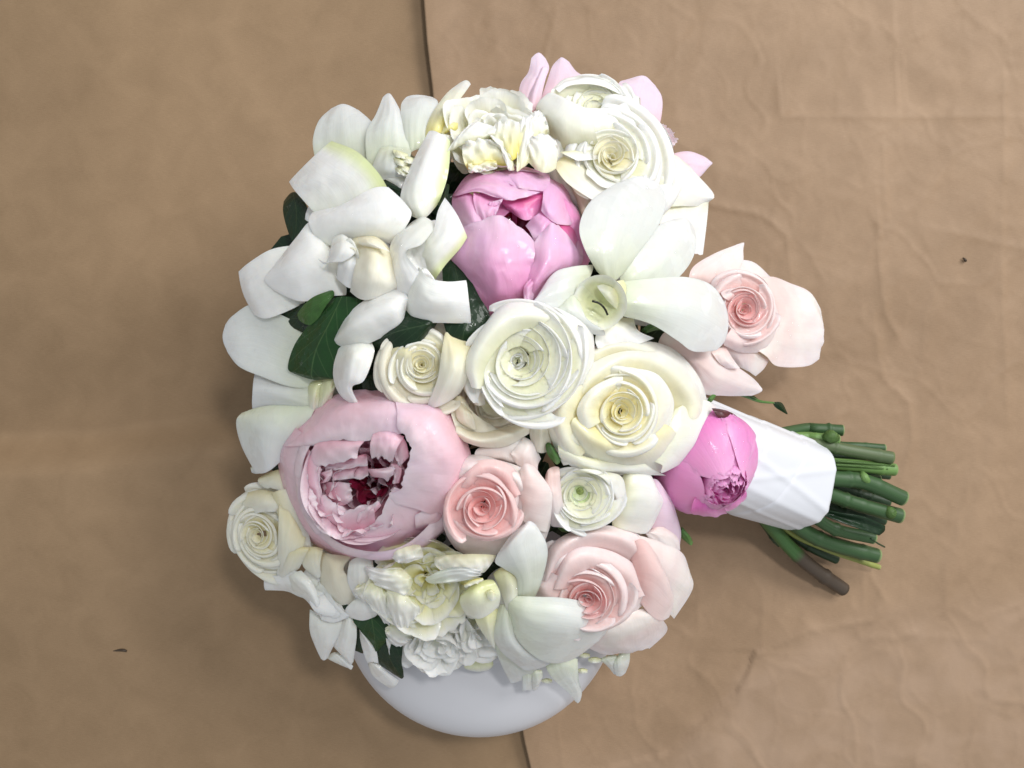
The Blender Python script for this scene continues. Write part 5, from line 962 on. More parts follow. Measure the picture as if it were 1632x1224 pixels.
# ------------------------------------------------------------------ green filling inside the bouquet
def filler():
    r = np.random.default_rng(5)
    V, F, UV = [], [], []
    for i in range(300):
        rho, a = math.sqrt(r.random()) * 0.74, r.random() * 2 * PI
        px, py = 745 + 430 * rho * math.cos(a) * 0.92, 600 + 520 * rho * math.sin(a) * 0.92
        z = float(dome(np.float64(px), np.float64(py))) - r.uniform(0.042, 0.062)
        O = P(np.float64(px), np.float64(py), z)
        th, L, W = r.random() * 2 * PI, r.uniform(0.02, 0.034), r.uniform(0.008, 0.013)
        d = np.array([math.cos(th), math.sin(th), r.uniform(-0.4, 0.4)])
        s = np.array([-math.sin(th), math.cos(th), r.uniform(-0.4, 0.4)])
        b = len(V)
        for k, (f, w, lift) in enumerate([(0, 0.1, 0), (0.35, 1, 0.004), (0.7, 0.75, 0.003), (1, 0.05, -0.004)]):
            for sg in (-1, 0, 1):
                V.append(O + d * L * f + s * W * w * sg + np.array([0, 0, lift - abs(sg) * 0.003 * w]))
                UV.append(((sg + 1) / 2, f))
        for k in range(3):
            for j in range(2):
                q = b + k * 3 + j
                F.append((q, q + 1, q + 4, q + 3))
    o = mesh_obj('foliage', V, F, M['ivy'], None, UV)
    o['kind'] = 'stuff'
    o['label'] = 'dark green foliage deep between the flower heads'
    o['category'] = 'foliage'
filler()

# ------------------------------------------------------------------ stems
def stem_mat(name, c1, c2, cut, brown=None):
    m, nt, out = nodes_of(name)
    L = nt.links.new
    tc = nt.nodes.new('ShaderNodeTexCoord')
    uv = nt.nodes.new('ShaderNodeUVMap')
    sep = nt.nodes.new('ShaderNodeSeparateXYZ')
    L(uv.outputs[0], sep.inputs[0])
    mp = nt.nodes.new('ShaderNodeMapping')
    mp.inputs['Scale'].default_value = (9, 2.0, 1)
    L(uv.outputs[0], mp.inputs[0])
    n1 = nt.nodes.new('ShaderNodeTexNoise')
    n1.inputs['Scale'].default_value = 1.3
    n1.inputs['Detail'].default_value = 5
    L(mp.outputs[0], n1.inputs['Vector'])
    n2 = nt.nodes.new('ShaderNodeTexNoise')
    n2.inputs['Scale'].default_value = 45
    n2.inputs['Detail'].default_value = 4
    L(tc.outputs['Object'], n2.inputs['Vector'])
    c = mixc(nt, n1.outputs[0], c1, c2)
    if brown is not None:
        mr = nt.nodes.new('ShaderNodeMapRange')
        mr.inputs[1].default_value, mr.inputs[2].default_value = brown[1], brown[2]
        L(mathn(nt, 'ADD', sep.outputs[1], mathn(nt, 'MULTIPLY', mathn(nt, 'SUBTRACT', n2.outputs[0], 0.5), 0.3)), mr.inputs[0])
        c = mixc(nt, mr.outputs[0], c, brown[0])
    spot = nt.nodes.new('ShaderNodeMapRange')
    spot.inputs[1].default_value, spot.inputs[2].default_value = 0.60, 0.72
    L(n2.outputs[0], spot.inputs[0])
    c = mixc(nt, mathn(nt, 'MULTIPLY', spot.outputs[0], 0.45), c, (0.10, 0.08, 0.045))
    mr = nt.nodes.new('ShaderNodeMapRange')
    mr.inputs[1].default_value, mr.inputs[2].default_value = 0.985, 1.0
    L(sep.outputs[1], mr.inputs[0])
    c = mixc(nt, mr.outputs[0], c, cut)
    bp = nt.nodes.new('ShaderNodeBump')
    bp.inputs['Strength'].default_value = 0.3
    bp.inputs['Distance'].default_value = 0.0006
    L(mathn(nt, 'ADD', n1.outputs[0], n2.outputs[0]), bp.inputs['Height'])
    pr = nt.nodes.new('ShaderNodeBsdfPrincipled')
    L(c, pr.inputs['Base Color'])
    pr.inputs['Roughness'].default_value = 0.5
    L(bp.outputs[0], pr.inputs['Normal'])
    L(pr.outputs[0], out.inputs[0])
    return m
M['stem'] = stem_mat('green_stem', (0.018, 0.058, 0.016), (0.055, 0.12, 0.042), (0.32, 0.40, 0.18))
M['stem_light'] = stem_mat('light_green_stem', (0.10, 0.21, 0.05), (0.19, 0.33, 0.10), (0.26, 0.36, 0.14))
M['stem_dark'] = stem_mat('dark_stem', (0.014, 0.040, 0.014), (0.03, 0.065, 0.024), (0.08, 0.12, 0.05))
M['stem_yellow'] = stem_mat('yellow_stem', (0.22, 0.26, 0.05), (0.34, 0.36, 0.10), (0.4, 0.4, 0.16))
M['stem_brown'] = stem_mat('browned_stem', (0.035, 0.10, 0.025), (0.07, 0.17, 0.045), (0.06, 0.045, 0.03), brown=((0.07, 0.05, 0.035), 0.50, 0.60))
M['stem_patchy'] = stem_mat('patchy_stem', (0.05, 0.11, 0.035), (0.13, 0.15, 0.08), (0.16, 0.2, 0.08))

def KP(x, y, z):
    return P(np.float64(1180 + x / 4.08), np.float64(660 + y / 4.08), z)
TH = P(np.float64(1130), np.float64(712), 0.098)      # inside the ribbon
STEMS = [
    ('short dark green stem, topmost of the bundle', 'stem', [(400, 98), (500, 97), (665, 106)], 8.2, (0.060, 0.058)),
    ('pale green stem with a round knob, second from the top', 'stem_light', [(380, 150), (500, 155), (640, 168)], 7.5, (0.068, 0.066)),
    ('greyish patchy stem crossing just below the knobbed one', 'stem_patchy', [(470, 195), (700, 235), (985, 285)], 9.2, (0.072, 0.064)),
    ('thin olive stem behind the patchy one', 'stem', [(500, 205), (750, 208), (938, 222)], 6.0, (0.058, 0.052)),
    ('light green ribbed stem in the upper middle of the bundle', 'stem_light', [(540, 318), (780, 338), (1003, 362)], 9.0, (0.072, 0.060)),
    ('dark thin stem under the light green ribbed one', 'stem_dark', [(540, 370), (760, 380), (968, 400)], 6.0, (0.056, 0.046)),
    ('thick green stem reaching out farthest', 'stem', [(560, 410), (800, 438), (1060, 548)], 11.2, (0.078, 0.062)),
    ('thick green stem with a pale node near its cut end', 'stem', [(540, 505), (760, 585), (1040, 662)], 11.0, (0.074, 0.058)),
    ('dark stem in the shadow between the two thickest stems', 'stem_dark', [(580, 460), (760, 520), (960, 575)], 9.0, (0.052, 0.042)),
    ('dark stem under the stem with the pale node', 'stem_dark', [(500, 560), (700, 640), (935, 690)], 8.0, (0.054, 0.042)),
    ('bent green stem below the flat leaf', 'stem', [(440, 640), (620, 750), (865, 805)], 9.0, (0.068, 0.052)),
    ('thick smooth green stem, lowest of the long ones', 'stem', [(340, 705), (560, 830), (890, 922)], 11.0, (0.062, 0.044)),
    ('thin yellow-green stem along the lowest thick stem', 'stem_yellow', [(290, 745), (560, 880), (905, 996)], 4.0, (0.050, 0.030)),
    ('green stem with a browned lower half, dropping onto the paper', 'stem_brown', [(215, 745), (420, 960), (672, 1140)], 10.5, (0.052, 0.0085)),
    ('short dark stem end under the yellow-green one', 'stem_dark', [(330, 780), (480, 880), (625, 945)], 7.0, (0.040, 0.026)),
    ('dark reddish stub right beneath the ribbon', 'stem_dark', [(180, 740), (220, 800), (262, 840)], 7.0, (0.040, 0.034)),
    ('mid green stem half hidden at the middle of the bundle', 'stem', [(560, 440), (720, 420), (905, 425)], 6.5, (0.060, 0.050)),
    ('dark olive stem at the back of the bundle', 'stem_dark', [(470, 260), (700, 275), (930, 262)], 6.5, (0.044, 0.036)),
]
for lab, mt, pts, rp, (za, zb) in STEMS:
    za -= 0.012
    zb -= 0.008 if zb > 0.02 else -0.006
    s = [KP(pts[0][0], pts[0][1], za), KP(pts[1][0], pts[1][1], (za + zb) / 2), KP(pts[2][0], pts[2][1], zb)]
    back = np.array(s[0]) * 0.4 + TH * 0.6
    t = thing('flower_stem', lab, 'stem', s[2].tolist(), 'stems below the ribbon')
    k = (CAM_H - 0.055) / FPX
    rr = rp * k * 1.1
    tube('stalk', [back] + s, [rr * 0.9, rr, rr * rng.uniform(0.93, 1.05), rr * 1.02], M[mt], t, nseg=14, nlen=60, knots=[(rng.uniform(0.5, 0.95), rng.uniform(0.06, 0.22)) for _ in range(2)])
    if 'knob' in lab:
        tube('node', [KP(545, 150, 0.060), KP(585, 145, 0.063), KP(630, 158, 0.060)], [0.0020, 0.0046, 0.0022], M['stem_light'], t, nseg=10, nlen=10)
    if 'node' in lab:
        tube('node', [KP(955, 612, 0.053), KP(975, 640, 0.056), KP(985, 668, 0.053)], [0.0022, 0.0042, 0.0020], M['stem_light'], t, nseg=10, nlen=8)
    if 'ribbed' in lab:
        for q in (-14, 10):
            tube('rib', [KP(600, 318 + q, 0.0635), KP(780, 330 + q, 0.0615), KP(1000, 352 + q, 0.0555)], [0.0010], M['stem_light'], t, nseg=6, nlen=12)
    if 'farthest' in lab:
        tube('node', [KP(790, 380, 0.060), KP(805, 410, 0.065), KP(830, 440, 0.063)], [0.0015, 0.0030, 0.0020], M['stem_light'], t, nseg=8, nlen=8)
# flat leaf that lies along the stems
def stem_leaf(label, rows, mat):
    pts = catmull(np.swapaxes(catmull(np.array(rows, dtype=float), 16), 0, 1), 7)
    V = np.stack([KP(q[0], q[1], q[2]) for q in pts.reshape(-1, 3)])
    t = thing('stem_leaf', label, 'leaf', V.mean(axis=0).tolist(), 'leaves between the flowers')
    UV = np.stack(np.meshgrid(np.linspace(0, 1, 16), np.linspace(0, 1, 7)), -1).reshape(-1, 2)[:, ::-1]
    o = mesh_obj('blade', V, grid_faces(7, 16), M[mat], t, UV)
    md = o.modifiers.new('thickness', 'SOLIDIFY')
    md.thickness = 0.0005
stem_leaf('long dark leaf with a pale rim, pressed flat along the cut stems', [[(470, 600, 0.058), (480, 615, 0.060), (490, 640, 0.058)], [(650, 640, 0.066), (650, 670, 0.062), (640, 700, 0.066)], [(800, 665, 0.064), (790, 710, 0.060), (780, 750, 0.064)], [(940, 725, 0.058), (935, 760, 0.056), (900, 790, 0.058)]], 'ivy')
t = thing('twig', 'hair-thin dry twig at the very end of the stems', 'twig', KP(890, 840, 0.045).tolist(), 'stems below the ribbon')
tube('stalk', [KP(850, 808, 0.050), KP(890, 838, 0.046), KP(938, 864, 0.040)], [0.0006], M['stem_dark'], t, nseg=6, nlen=8)

# ------------------------------------------------------------------ ribbon
def satin():
    m, nt, out = nodes_of('white_satin')
    L = nt.links.new
    tc = nt.nodes.new('ShaderNodeTexCoord')
    n1 = nt.nodes.new('ShaderNodeTexNoise')
    n1.inputs['Scale'].default_value = 40
    n1.inputs['Detail'].default_value = 3
    L(tc.outputs['Object'], n1.inputs['Vector'])
    uv = nt.nodes.new('ShaderNodeUVMap')
    mp = nt.nodes.new('ShaderNodeMapping')
    mp.inputs['Scale'].default_value = (8, 420, 1)
    L(uv.outputs[0], mp.inputs[0])
    n2 = nt.nodes.new('ShaderNodeTexNoise')
    n2.inputs['Scale'].default_value = 1
    L(mp.outputs[0], n2.inputs['Vector'])
    bp = nt.nodes.new('ShaderNodeBump')
    bp.inputs['Strength'].default_value = 0.35
    bp.inputs['Distance'].default_value = 0.0012
    L(mathn(nt, 'ADD', n1.outputs[0], mathn(nt, 'MULTIPLY', n2.outputs[0], 0.12)), bp.inputs['Height'])
    pr = nt.nodes.new('ShaderNodeBsdfPrincipled')
    pr.inputs['Base Color'].default_value = (0.74, 0.76, 0.82, 1)
    pr.inputs['Roughness'].default_value = 0.30
    pr.inputs['Sheen Weight'].default_value = 0.3
    pr.inputs['Anisotropic'].default_value = 0.4
    L(bp.outputs[0], pr.inputs['Normal'])
    L(pr.outputs[0], out.inputs[0])
    return m
M['satin'] = satin()
rib = thing('ribbon', 'white satin ribbon wrapped tightly round the stems as a handle', 'ribbon', P(np.float64(1210), np.float64(742), 0.03).tolist())
A0 = P(np.float64(1103), np.float64(712), 0.094)
A1 = P(np.float64(1277), np.float64(772), 0.050)
ax = (A1 - A0) / np.linalg.norm(A1 - A0)
sd = np.cross(ax, [0, 0, 1.0]); sd /= np.linalg.norm(sd)
up = np.cross(sd, ax)
R0, R1 = 86 * (CAM_H - 0.098) / FPX, 74 * (CAM_H - 0.05) / FPX
LEN = np.linalg.norm(A1 - A0)
def wrap(v0, v1, slant0, slant1, lift, name='ribbon_wrap', nseg=128, nlen=30):
    r = np.random.default_rng(12)
    a = np.linspace(0, 2 * PI, nseg + 1)[None, :] + np.zeros((nlen, 1))
    t = np.linspace(0, 1, nlen)[:, None] + np.zeros((1, nseg + 1))
    s0 = v0 + slant0 * np.cos(a)
    s1 = v1 + slant1 * np.cos(a)
    v = s0 * (1 - t) + s1 * t
    rad = np.minimum(R0 * (1 - v) + R1 * v, R0)
    # the cloth stretches flat between the stems underneath
    fac = 1 - 0.040 * (1 - np.cos(5 * a + 0.9)) + 0.006 * np.sin(3 * a + 4 * v)
    crease = 0.0
    for k in range(7):
        c0, sl, amp = r.uniform(0, 2 * PI), r.uniform(-1.2, 1.2), r.uniform(0.25, 0.8)
        d = np.angle(np.exp(1j * (a - c0 - sl * (v - 0.5))))
        crease = crease + amp * np.exp(-(d / 0.07) ** 2)
    cut = np.clip((t - 0.93) / 0.07, 0, 1) ** 2
    rad = rad * fac + 0.0020 * crease + lift - 0.0012 * cut - 0.0008 * np.clip((0.05 - t) / 0.05, 0, 1)
    V = A0 + (ax * LEN)[None, None, :] * v[..., None] + rad[..., None] * (np.cos(a)[..., None] * sd + 0.86 * np.sin(a)[..., None] * up)
    UV = np.stack([a / (2 * PI), t], -1)
    return mesh_obj(name, V.reshape(-1, 3), grid_faces(nlen, nseg + 1), M['satin'], rib, UV.reshape(-1, 2))
wrap(-0.30, 0.55, 0.0, 0.05, 0.0)
wrap(0.30, 0.86, -0.10, 0.06, 0.0008)
wrap(0.62, 1.02, -0.14, 0.02, 0.0016)
def rim_fold():
    a = np.linspace(0, 2 * PI, 97)
    V = []
    for j, (dv, dr) in enumerate([(0.0, 0.0004), (0.012, -0.001), (0.0, -0.004), (-0.10, -0.007)]):
        v = 1.02 + 0.02 * np.cos(a) + dv
        rad = (R0 * (1 - v) + R1 * v) * (1 - 0.040 * (1 - np.cos(5 * a + 0.9))) + dr
        V.append(A0 + (ax * LEN)[None, :] * v[:, None] + rad[:, None] * (np.cos(a)[:, None] * sd + 0.86 * np.sin(a)[:, None] * up))
    V = np.concatenate(V)
    mesh_obj('ribbon_hem', V, grid_faces(4, 97), M['satin'], rib, np.zeros((len(V), 2)))
rim_fold()

# ------------------------------------------------------------------ vase
def ceramic():
    m, nt, out = nodes_of('white_glaze')
    L = nt.links.new
    tc = nt.nodes.new('ShaderNodeTexCoord')
    n1 = nt.nodes.new('ShaderNodeTexNoise')
    n1.inputs['Scale'].default_value = 14
    n1.inputs['Detail'].default_value = 4
    L(tc.outputs['Object'], n1.inputs['Vector'])
    c = mixc(nt, n1.outputs[0], (0.62, 0.62, 0.66), (0.66, 0.66, 0.70))
    pr = nt.nodes.new('ShaderNodeBsdfPrincipled')
    L(c, pr.inputs['Base Color'])
    pr.inputs['Roughness'].default_value = 0.4
    L(pr.outputs[0], out.inputs[0])
    return m
M['ceramic'] = ceramic()
vc = P(np.float64(765), np.float64(948), 0.052)
vr = 219 * (CAM_H - 0.052) / FPX
vase = thing('vase', 'round white vase with a smooth glazed shoulder, under the bouquet', 'vase', (vc[0], vc[1], 0.002))
def lathe(name, prof, mat, parent, nseg=96, nsub=6):
    p = catmull(np.array(prof, dtype=float)[:, None, :], len(prof) * nsub)[:, 0, :]
    a = np.linspace(0, 2 * PI, nseg, endpoint=False)
    V = np.stack([vc[0] + p[:, 0:1] * np.cos(a), vc[1] + p[:, 0:1] * np.sin(a), p[:, 1:2] + 0 * a], -1).reshape(-1, 3)
    return mesh_obj(name, V, grid_faces(len(p), nseg, wrap=True), mat, parent, np.zeros((len(V), 2)))
lathe('body', [(0.0005, 0.004), (0.055, 0.004), (0.060, 0.006), (0.080, 0.026), (vr, 0.052), (vr - 0.004, 0.068), (vr - 0.016, 0.079), (0.060, 0.087), (0.040, 0.091), (0.034, 0.0925)], M['ceramic'], vase)
lathe('rim', [(0.036, 0.0915), (0.033, 0.0950), (0.030, 0.0940), (0.030, 0.080), (0.050, 0.060), (0.050, 0.030), (0.0005, 0.010)], M['ceramic'], vase)

# ------------------------------------------------------------------ table and kraft paper
def kraft(name, tone):
    m, nt, out = nodes_of(name)
    L = nt.links.new
    tc = nt.nodes.new('ShaderNodeTexCoord')
    def noise(sc, det, vec=None, dist=0.0):
        n = nt.nodes.new('ShaderNodeTexNoise')
        n.inputs['Scale'].default_value = sc
        n.inputs['Detail'].default_value = det
        n.inputs['Distortion'].default_value = dist
        L(vec if vec is not None else tc.outputs['Object'], n.inputs['Vector'])
        return n.outputs[0]
    a = noise(5, 4)
    b = noise(38, 5, dist=0.6)
    mp = nt.nodes.new('ShaderNodeMapping')
    mp.inputs['Scale'].default_value = (260, 2200, 1)
    L(tc.outputs['Object'], mp.inputs[0])
    fib = noise(1.0, 4, mp.outputs[0])
    fine = noise(900, 3)
    f = mathn(nt, 'ADD', mathn(nt, 'MULTIPLY', a, 0.45), mathn(nt, 'ADD', mathn(nt, 'MULTIPLY', b, 0.35), mathn(nt, 'MULTIPLY', fib, 0.28)))
    ramp = nt.nodes.new('ShaderNodeValToRGB')
    e = ramp.color_ramp.elements
    e[0].position, e[1].position = 0.35, 0.75
    e[0].color = (0.262 * tone[0], 0.178 * tone[1], 0.106 * tone[2], 1)
    e[1].color = (0.385 * tone[0], 0.268 * tone[1], 0.168 * tone[2], 1)
    L(f, ramp.inputs[0])
    c = ramp.outputs[0]
    # the paler, mottled face where the sheet has worn
    uvn = nt.nodes.new('ShaderNodeUVMap')
    sx = nt.nodes.new('ShaderNodeSeparateXYZ')
    L(uvn.outputs[0], sx.inputs[0])
    mot = noise(38, 5, dist=0.3)
    mrm = nt.nodes.new('ShaderNodeMapRange')
    mrm.inputs[1].default_value, mrm.inputs[2].default_value = 0.40, 0.62
    L(mot, mrm.inputs[0])
    c = mixc(nt, mathn(nt, 'MULTIPLY', sx.outputs[0], mathn(nt, 'ADD', 0.35, mathn(nt, 'MULTIPLY', mrm.outputs[0], 0.28))), c, (0.42, 0.295, 0.21))
    # a few dark specks of dirt
    vo = nt.nodes.new('ShaderNodeTexVoronoi')
    vo.inputs['Scale'].default_value = 11
    L(tc.outputs['Object'], vo.inputs['Vector'])
    sz = noise(300, 2)
    sp = mathn(nt, 'LESS_THAN', mathn(nt, 'ADD', vo.outputs['Distance'], mathn(nt, 'MULTIPLY', sz, 0.03)), 0.030)
    c = mixc(nt, mathn(nt, 'MULTIPLY', sp, 0.55), c, (0.10, 0.06, 0.035))
    bp = nt.nodes.new('ShaderNodeBump')
    bp.inputs['Strength'].default_value = 0.22
    bp.inputs['Distance'].default_value = 0.0006
    L(mathn(nt, 'ADD', mathn(nt, 'MULTIPLY', fib, 0.7), mathn(nt, 'MULTIPLY', fine, 0.5)), bp.inputs['Height'])
    pr = nt.nodes.new('ShaderNodeBsdfPrincipled')
    L(c, pr.inputs['Base Color'])
    pr.inputs['Roughness'].default_value = 0.55
    pr.inputs['Specular IOR Level'].default_value = 0.25
    L(bp.outputs[0], pr.inputs['Normal'])
    L(pr.outputs[0], out.inputs[0])
    return m
M['kraft_a'] = kraft('kraft_paper_smooth', (0.90, 0.87, 0.82))
M['kraft_b'] = kraft('kraft_paper_crumpled', (1.03, 1.00, 1.02))

K0 = CAM_H / FPX
def wx(px):
    return (px - 816.0) * K0
def wy(py):
    return (612.0 - py) * K0

def ridged(x, y, seed):
    return 1 - np.abs(2 * vnoise(x, y, seed) - 1)

def polyline_dist(X, Y, pts):
    """Signed distance (left of travel positive) and along-parameter to a polyline, all in photo pixels of the table."""
    best = np.full(X.shape, 1e9)
    sgn = np.zeros(X.shape)
    for (x0, y0), (x1, y1) in zip(pts[:-1], pts[1:]):
        dx, dy = x1 - x0, y1 - y0
        L2 = dx * dx + dy * dy
        t = np.clip(((X - x0) * dx + (Y - y0) * dy) / L2, 0, 1)
        ex, ey = X - (x0 + t * dx), Y - (y0 + t * dy)
        d = np.sqrt(ex * ex + ey * ey)
        cr = np.sign(dx * ey - dy * ex)
        m = d < best
        best = np.where(m, d, best)
        sgn = np.where(m, cr, sgn)
    return best, sgn

# left sheet, under the right one
def left_sheet():
    nx, ny = 330, 420
    X, Y = np.meshgrid(np.linspace(-700, 1000, nx), np.linspace(-450, 1700, ny))
    Z = 0.9 * (vnoise(X / 240 + 9, Y / 200 + 3, 11) - 0.5) * 3.0 + 0.5 * (ridged(X / 150 + 40, Y / 90 + 7, 12) - 0.5) + 0.18 * (ridged(X / 60 + 4, Y / 45 + 70, 13) - 0.5) + 0.10 * (vnoise(X / 22 + 4, Y / 20 + 70, 15) - 0.5)
    # a broad dip that ends in a soft fold running across at the level of the big peony
    yf = 712 - 0.085 * (X - 20) + 6 * np.sin(X / 90)
    w = sstep(800, 150, X)
    Z = Z + w * (26.0 - 26.0 * sstep(-270, -10, Y - yf) + 25.0 * sstep(-26, 44, Y - yf) - 11.0 * sstep(60, 400, Y - yf))
    Z = (Z + 3.4) * 0.001
    Z = np.maximum(Z, 0.0004)
    V = np.stack([wx(X), wy(Y), Z], -1).reshape(-1, 3)
    t = thing('paper_sheet', 'smoother sheet of brown kraft paper, its edge tucked under the crumpled sheet', 'paper', (wx(150), wy(600), 0.0), 'kraft paper on the table')
    mesh_obj('sheet', V, grid_faces(ny, nx), M['kraft_a'], t, np.zeros((len(V), 2)))
left_sheet()

def creases(X, Y, cell, seed):
    """F2 - F1 of jittered cells: zero along a net of straight creases."""
    g = np.random.default_rng(seed).random((64, 64, 2))
    x, y = X / cell, Y / cell
    xi, yi = np.floor(x).astype(int), np.floor(y).astype(int)
    f1 = np.full(X.shape, 9.0)
    f2 = np.full(X.shape, 9.0)
    for dx in (-1, 0, 1):
        for dy in (-1, 0, 1):
            cx, cy = xi + dx, yi + dy
            q = g[cx % 64, cy % 64]
            dd = np.hypot(cx + q[..., 0] - x, cy + q[..., 1] - y)
            n1 = np.minimum(f1, dd)
            f2 = np.where(dd < f1, f1, np.minimum(f2, dd))
            f1 = n1
    return (f2 - f1) * cell, f1

def right_sheet():
    nx, ny = 430, 500
    U, Y = np.meshgrid(np.linspace(0, 1, nx), np.linspace(-450, 1700, ny))
    edge = np.interp(Y, [-450, 0, 80, 150, 300, 700, 1168, 1224, 1700], [655, 678, 684, 692, 705, 760, 835, 848, 900])
    X = edge + (2350 - edge) * U ** 1.05
    a = 0.35
    xr, yr = X * math.cos(a) + Y * math.sin(a), -X * math.sin(a) + Y * math.cos(a)
    w = vnoise(X / 160 + 30, Y / 160 + 30, 20) * 60
    Z = 1.7 * (ridged((X + w) / 150 + 5, (Y + w) / 210 + 11, 21) - 0.5) + 1.3 * (ridged(xr / 80 + 90, yr / 110 + 31, 22) - 0.5)
    Z = Z + 0.5 * (ridged((X + w) / 42 + 15, (Y - w) / 55 + 61, 23) - 0.5) + 0.25 * (ridged(xr / 20 + 115, yr / 24 + 161, 24) - 0.5) + 0.10 * (vnoise(X / 9 + 15, Y / 9 + 61, 25) - 0.5)
    # long creases seen in the sheet
    for pts, amp, wd, step in [
        ([(1418, 60), (1424, 170)], 0.9, 7, 0.8),
        ([(1236, 150), (1240, 190), (1585, 188)], 1.1, 9, 0.9),
        ([(1590, 130), (1585, 420), (1592, 640)], 0.9, 8, 0.7),
        ([(1130, 330), (1210, 345), (1250, 380), (1256, 440)], 1.2, 7, 0.9),
        ([(1390, 350), (1395, 440), (1402, 500), (1420, 530)], 1.4, 7, 1.0),
        ([(1388, 530), (1400, 600), (1440, 640), (1446, 700), (1430, 760)], 1.1, 8, 0.8),
        ([(1400, 240), (1404, 330)], 0.8, 7, 0.6),
        ([(1500, 370), (1580, 390), (1632, 400)], 0.8, 8, 0.6),
        ([(1373, 900), (1405, 955), (1380, 985), (1280, 1000), (1196, 1040)], 0.9, 7, 0.9),
        ([(1300, 1080), (1420, 1000), (1560, 1010), (1632, 960)], 0.7, 12, 0.5)]:
        d, s = polyline_dist(X, Y, pts)
        Z = Z + 0.6 * amp * np.exp(-(d / wd) ** 2) + 0.7 * step * s * np.exp(-d / 40.0) * 0.5
    wx_, wy_ = (vnoise(X / 50 + 3, Y / 50 + 8, 31) - 0.5) * 46, (vnoise(X / 50 + 13, Y / 50 + 18, 32) - 0.5) * 46
    torn = sstep(-40, 60, (Y - np.interp(X, [840, 960, 1060, 1120, 1194, 1280, 1400, 1640], [1222, 1212, 1188, 1135, 1040, 1000, 970, 940])))
    for cell, amp, wd, sd_ in ((150, 0.75, 9, 41), (70, 0.34, 5, 42), (34, 0.12, 3, 43)):
        e, f1 = creases(X + wx_, Y * 0.8 + wy_, cell, sd_)
        Z = Z + (1 + 0.5 * torn) * amp * (np.exp(-(e / wd)) * 0.8 - 0.9 * f1)
    # the worn step where a layer of the sheet has torn away
    tear = [(1194, 1038), (1186, 1062), (1168, 1095), (1120, 1135), (1090, 1165), (1060, 1190), (1000, 1205), (960, 1215), (850, 1222)]
    d, s = polyline_dist(X, Y, tear)
    inside = (Y > 1030) & (X > 840)
    Z = Z + np.where(inside, -np.sign(s) * np.exp(-d / 60.0) * np.minimum(d / 1.5, 1) * 0.9 * np.interp(d * 0 + X, [840, 1000, 1100, 1200], [0.4, 0.6, 1.0, 1.2]), 0)
    flat = np.clip(0.15 + 0.85 * sstep(0, 90, X - edge), 0, 1)
    lift = 7.0 * np.exp(-((X - edge) / 60.0) ** 2) * (0.9 * sstep(420, 0, Y) + 0.25 * sstep(900, 1200, Y))
    Z = (Z * flat + lift + 10.0) * 0.001
    V = np.stack([wx(X), wy(Y), Z], -1).reshape(-1, 3)
    t = thing('paper_sheet', 'crumpled sheet of brown kraft paper overlapping the smoother one, under the stems', 'paper', (wx(1250), wy(600), 0.003), 'kraft paper on the table')
    o = mesh_obj('sheet', V, grid_faces(ny, nx), M['kraft_b'], t, np.stack([torn, torn], -1).reshape(-1, 2))
    md = o.modifiers.new('thickness', 'SOLIDIFY')
    md.thickness = 0.0003
right_sheet()

M['crumb'] = stem_mat('dry_brown_crumb', (0.035, 0.022, 0.012), (0.07, 0.045, 0.025), (0.06, 0.04, 0.02))
def crumb(label, px, py, z, L, ang):
    k = K0
    pts = [P(np.float64(px - L * math.cos(ang)), np.float64(py - L * math.sin(ang)), z), P(np.float64(px), np.float64(py), z + 0.0006), P(np.float64(px + L * 0.5 * math.cos(ang + 0.3)), np.float64(py + L * 0.5 * math.sin(ang + 0.3)), z)]
    t = thing('plant_crumb', label, 'debris', pts[1].tolist(), 'crumbs on the paper')
    tube('scrap', pts, [0.0003, 0.0011, 0.0009], M['crumb'], t, nseg=6, nlen=7)
crumb('longest dark plant crumb, lying alone on the smoother paper', 194, 1036, 0.0185, 17, -0.1)
crumb('dark speck on the smoother paper, nearest the top white orchid', 521, 138, 0.009, 3, 0.5)
crumb('dark crumb on the crumpled paper, right of the cut stems', 1538, 414, 0.0115, 5, 0.8)

def table_top():
    V = [(-1.2, -1.0, -0.002), (1.2, -1.0, -0.002), (1.2, 1.0, -0.002), (-1.2, 1.0, -0.002)]
    m, nt, out = nodes_of('table_wood')
    tc = nt.nodes.new('ShaderNodeTexCoord')
    n = nt.nodes.new('ShaderNodeTexNoise')
    n.inputs['Scale'].default_value = 12
    nt.links.new(tc.outputs['Object'], n.inputs['Vector'])
    pr = nt.nodes.new('ShaderNodeBsdfPrincipled')
    nt.links.new(mixc(nt, n.outputs[0], (0.20, 0.14, 0.09), (0.28, 0.20, 0.13)), pr.inputs['Base Color'])
    nt.links.new(pr.outputs[0], out.inputs[0])
    o = mesh_obj('table', V, [(0, 1, 2, 3)], m, None, np.zeros((4, 2)))
    o['kind'] = 'structure'
table_top()

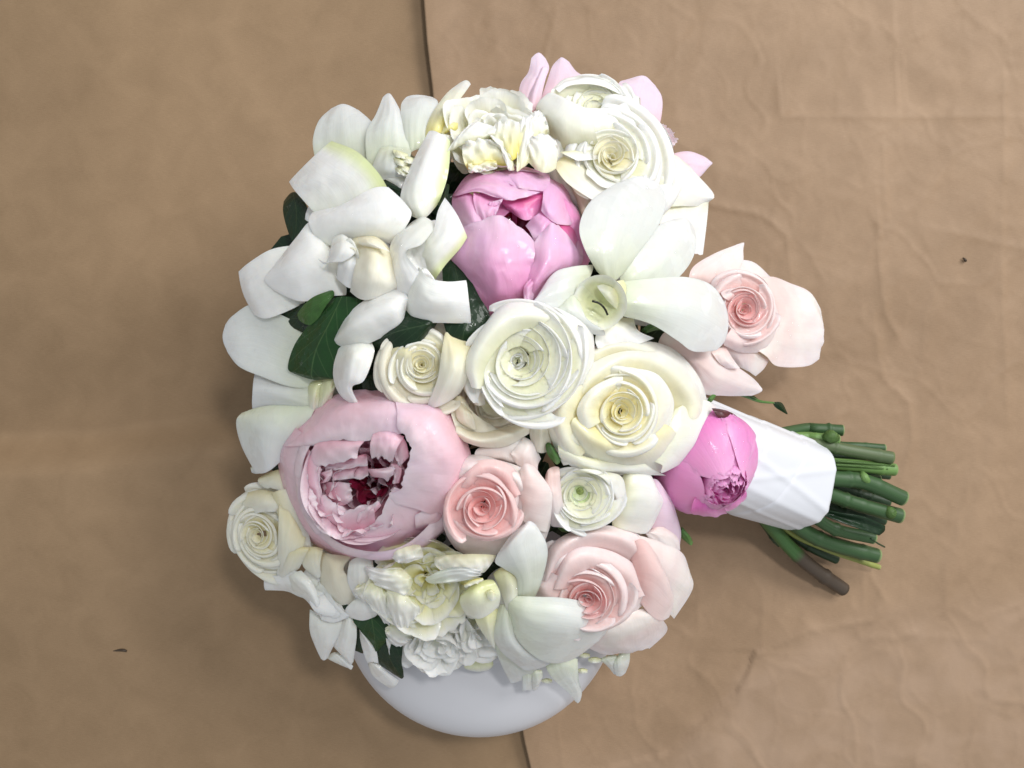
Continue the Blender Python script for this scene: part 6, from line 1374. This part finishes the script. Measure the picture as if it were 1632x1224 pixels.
# ------------------------------------------------------------------ water left on the petals and leaves
def drops():
    m, nt, out = nodes_of('water')
    tr = nt.nodes.new('ShaderNodeBsdfTransparent')
    gl = nt.nodes.new('ShaderNodeBsdfGlossy')
    gl.inputs['Roughness'].default_value = 0.05
    mx = nt.nodes.new('ShaderNodeMixShader')
    mx.inputs[0].default_value = 0.05
    nt.links.new(tr.outputs[0], mx.inputs[1])
    nt.links.new(gl.outputs[0], mx.inputs[2])
    nt.links.new(mx.outputs[0], out.inputs[0])
    bpy.context.view_layer.update()
    dg = bpy.context.evaluated_depsgraph_get()
    r = np.random.default_rng(77)
    spots = [(515, 545, 45, 40), (560, 350, 60, 12), (830, 430, 80, 22), (600, 700, 110, 20), (640, 290, 40, 8), (1010, 350, 50, 14), (1080, 410, 40, 16), (1255, 520, 40, 36), (1150, 420, 50, 14),
             (440, 640, 40, 16), (440, 580, 50, 10), (760, 870, 70, 14), (840, 900, 30, 10), (1140, 690, 50, 26), (1110, 690, 30, 14), (860, 950, 40, 6), (430, 850, 50, 14), (1000, 600, 110, 12), (700, 930, 60, 12), (470, 350, 20, 8), (755, 530, 30, 8), (640, 420, 90, 12)]
    V, F = [], []
    for cx, cy, rad, n in spots:
        for k in range(n):
            px, py = r.normal(cx, rad * 0.5), r.normal(cy, rad * 0.5)
            tgt = P(np.float64(px), np.float64(py), 0.1)
            org = Vector((tgt[0], tgt[1], 0.4))
            hit, loc, nor, idx, ob, mat = scn.ray_cast(dg, org, Vector((0, 0, -1)))
            if not hit or loc.z < 0.07:
                continue
            nor = nor if nor.z > 0 else -nor
            if nor.z < 0.55:
                continue
            s = float(np.clip(np.exp(r.normal(-7.55, 0.40)), 0.00025, 0.0011))
            ax_ = nor.cross(Vector((r.normal(), r.normal(), 0.1))).normalized()
            ay = nor.cross(ax_)
            st = r.uniform(0.8, 2.2)
            b0 = len(V)
            V.append(loc + nor * s * 0.5)
            for ring, (q, h) in enumerate(((0.5, 0.42), (0.85, 0.2), (1.0, -0.04))):
                for a in range(8):
                    wv = 1 + 0.18 * math.sin(a * 2.4 + k)
                    V.append(loc + (ax_ * math.cos(a * PI / 4) * st + ay * math.sin(a * PI / 4)) * s * q * wv + nor * s * h)
            for a in range(8):
                F.append((b0, b0 + 1 + a, b0 + 1 + (a + 1) % 8))
                for g in range(2):
                    F.append((b0 + 1 + g * 8 + a, b0 + 9 + g * 8 + a, b0 + 9 + g * 8 + (a + 1) % 8, b0 + 1 + g * 8 + (a + 1) % 8))
    o = mesh_obj('water_drops', [tuple(v) for v in V], F, m, None, np.zeros((len(V), 2)))
    o['kind'] = 'stuff'
    o['label'] = 'tiny clear water drops scattered over the petals and leaves'
    o['category'] = 'water drops'
drops()
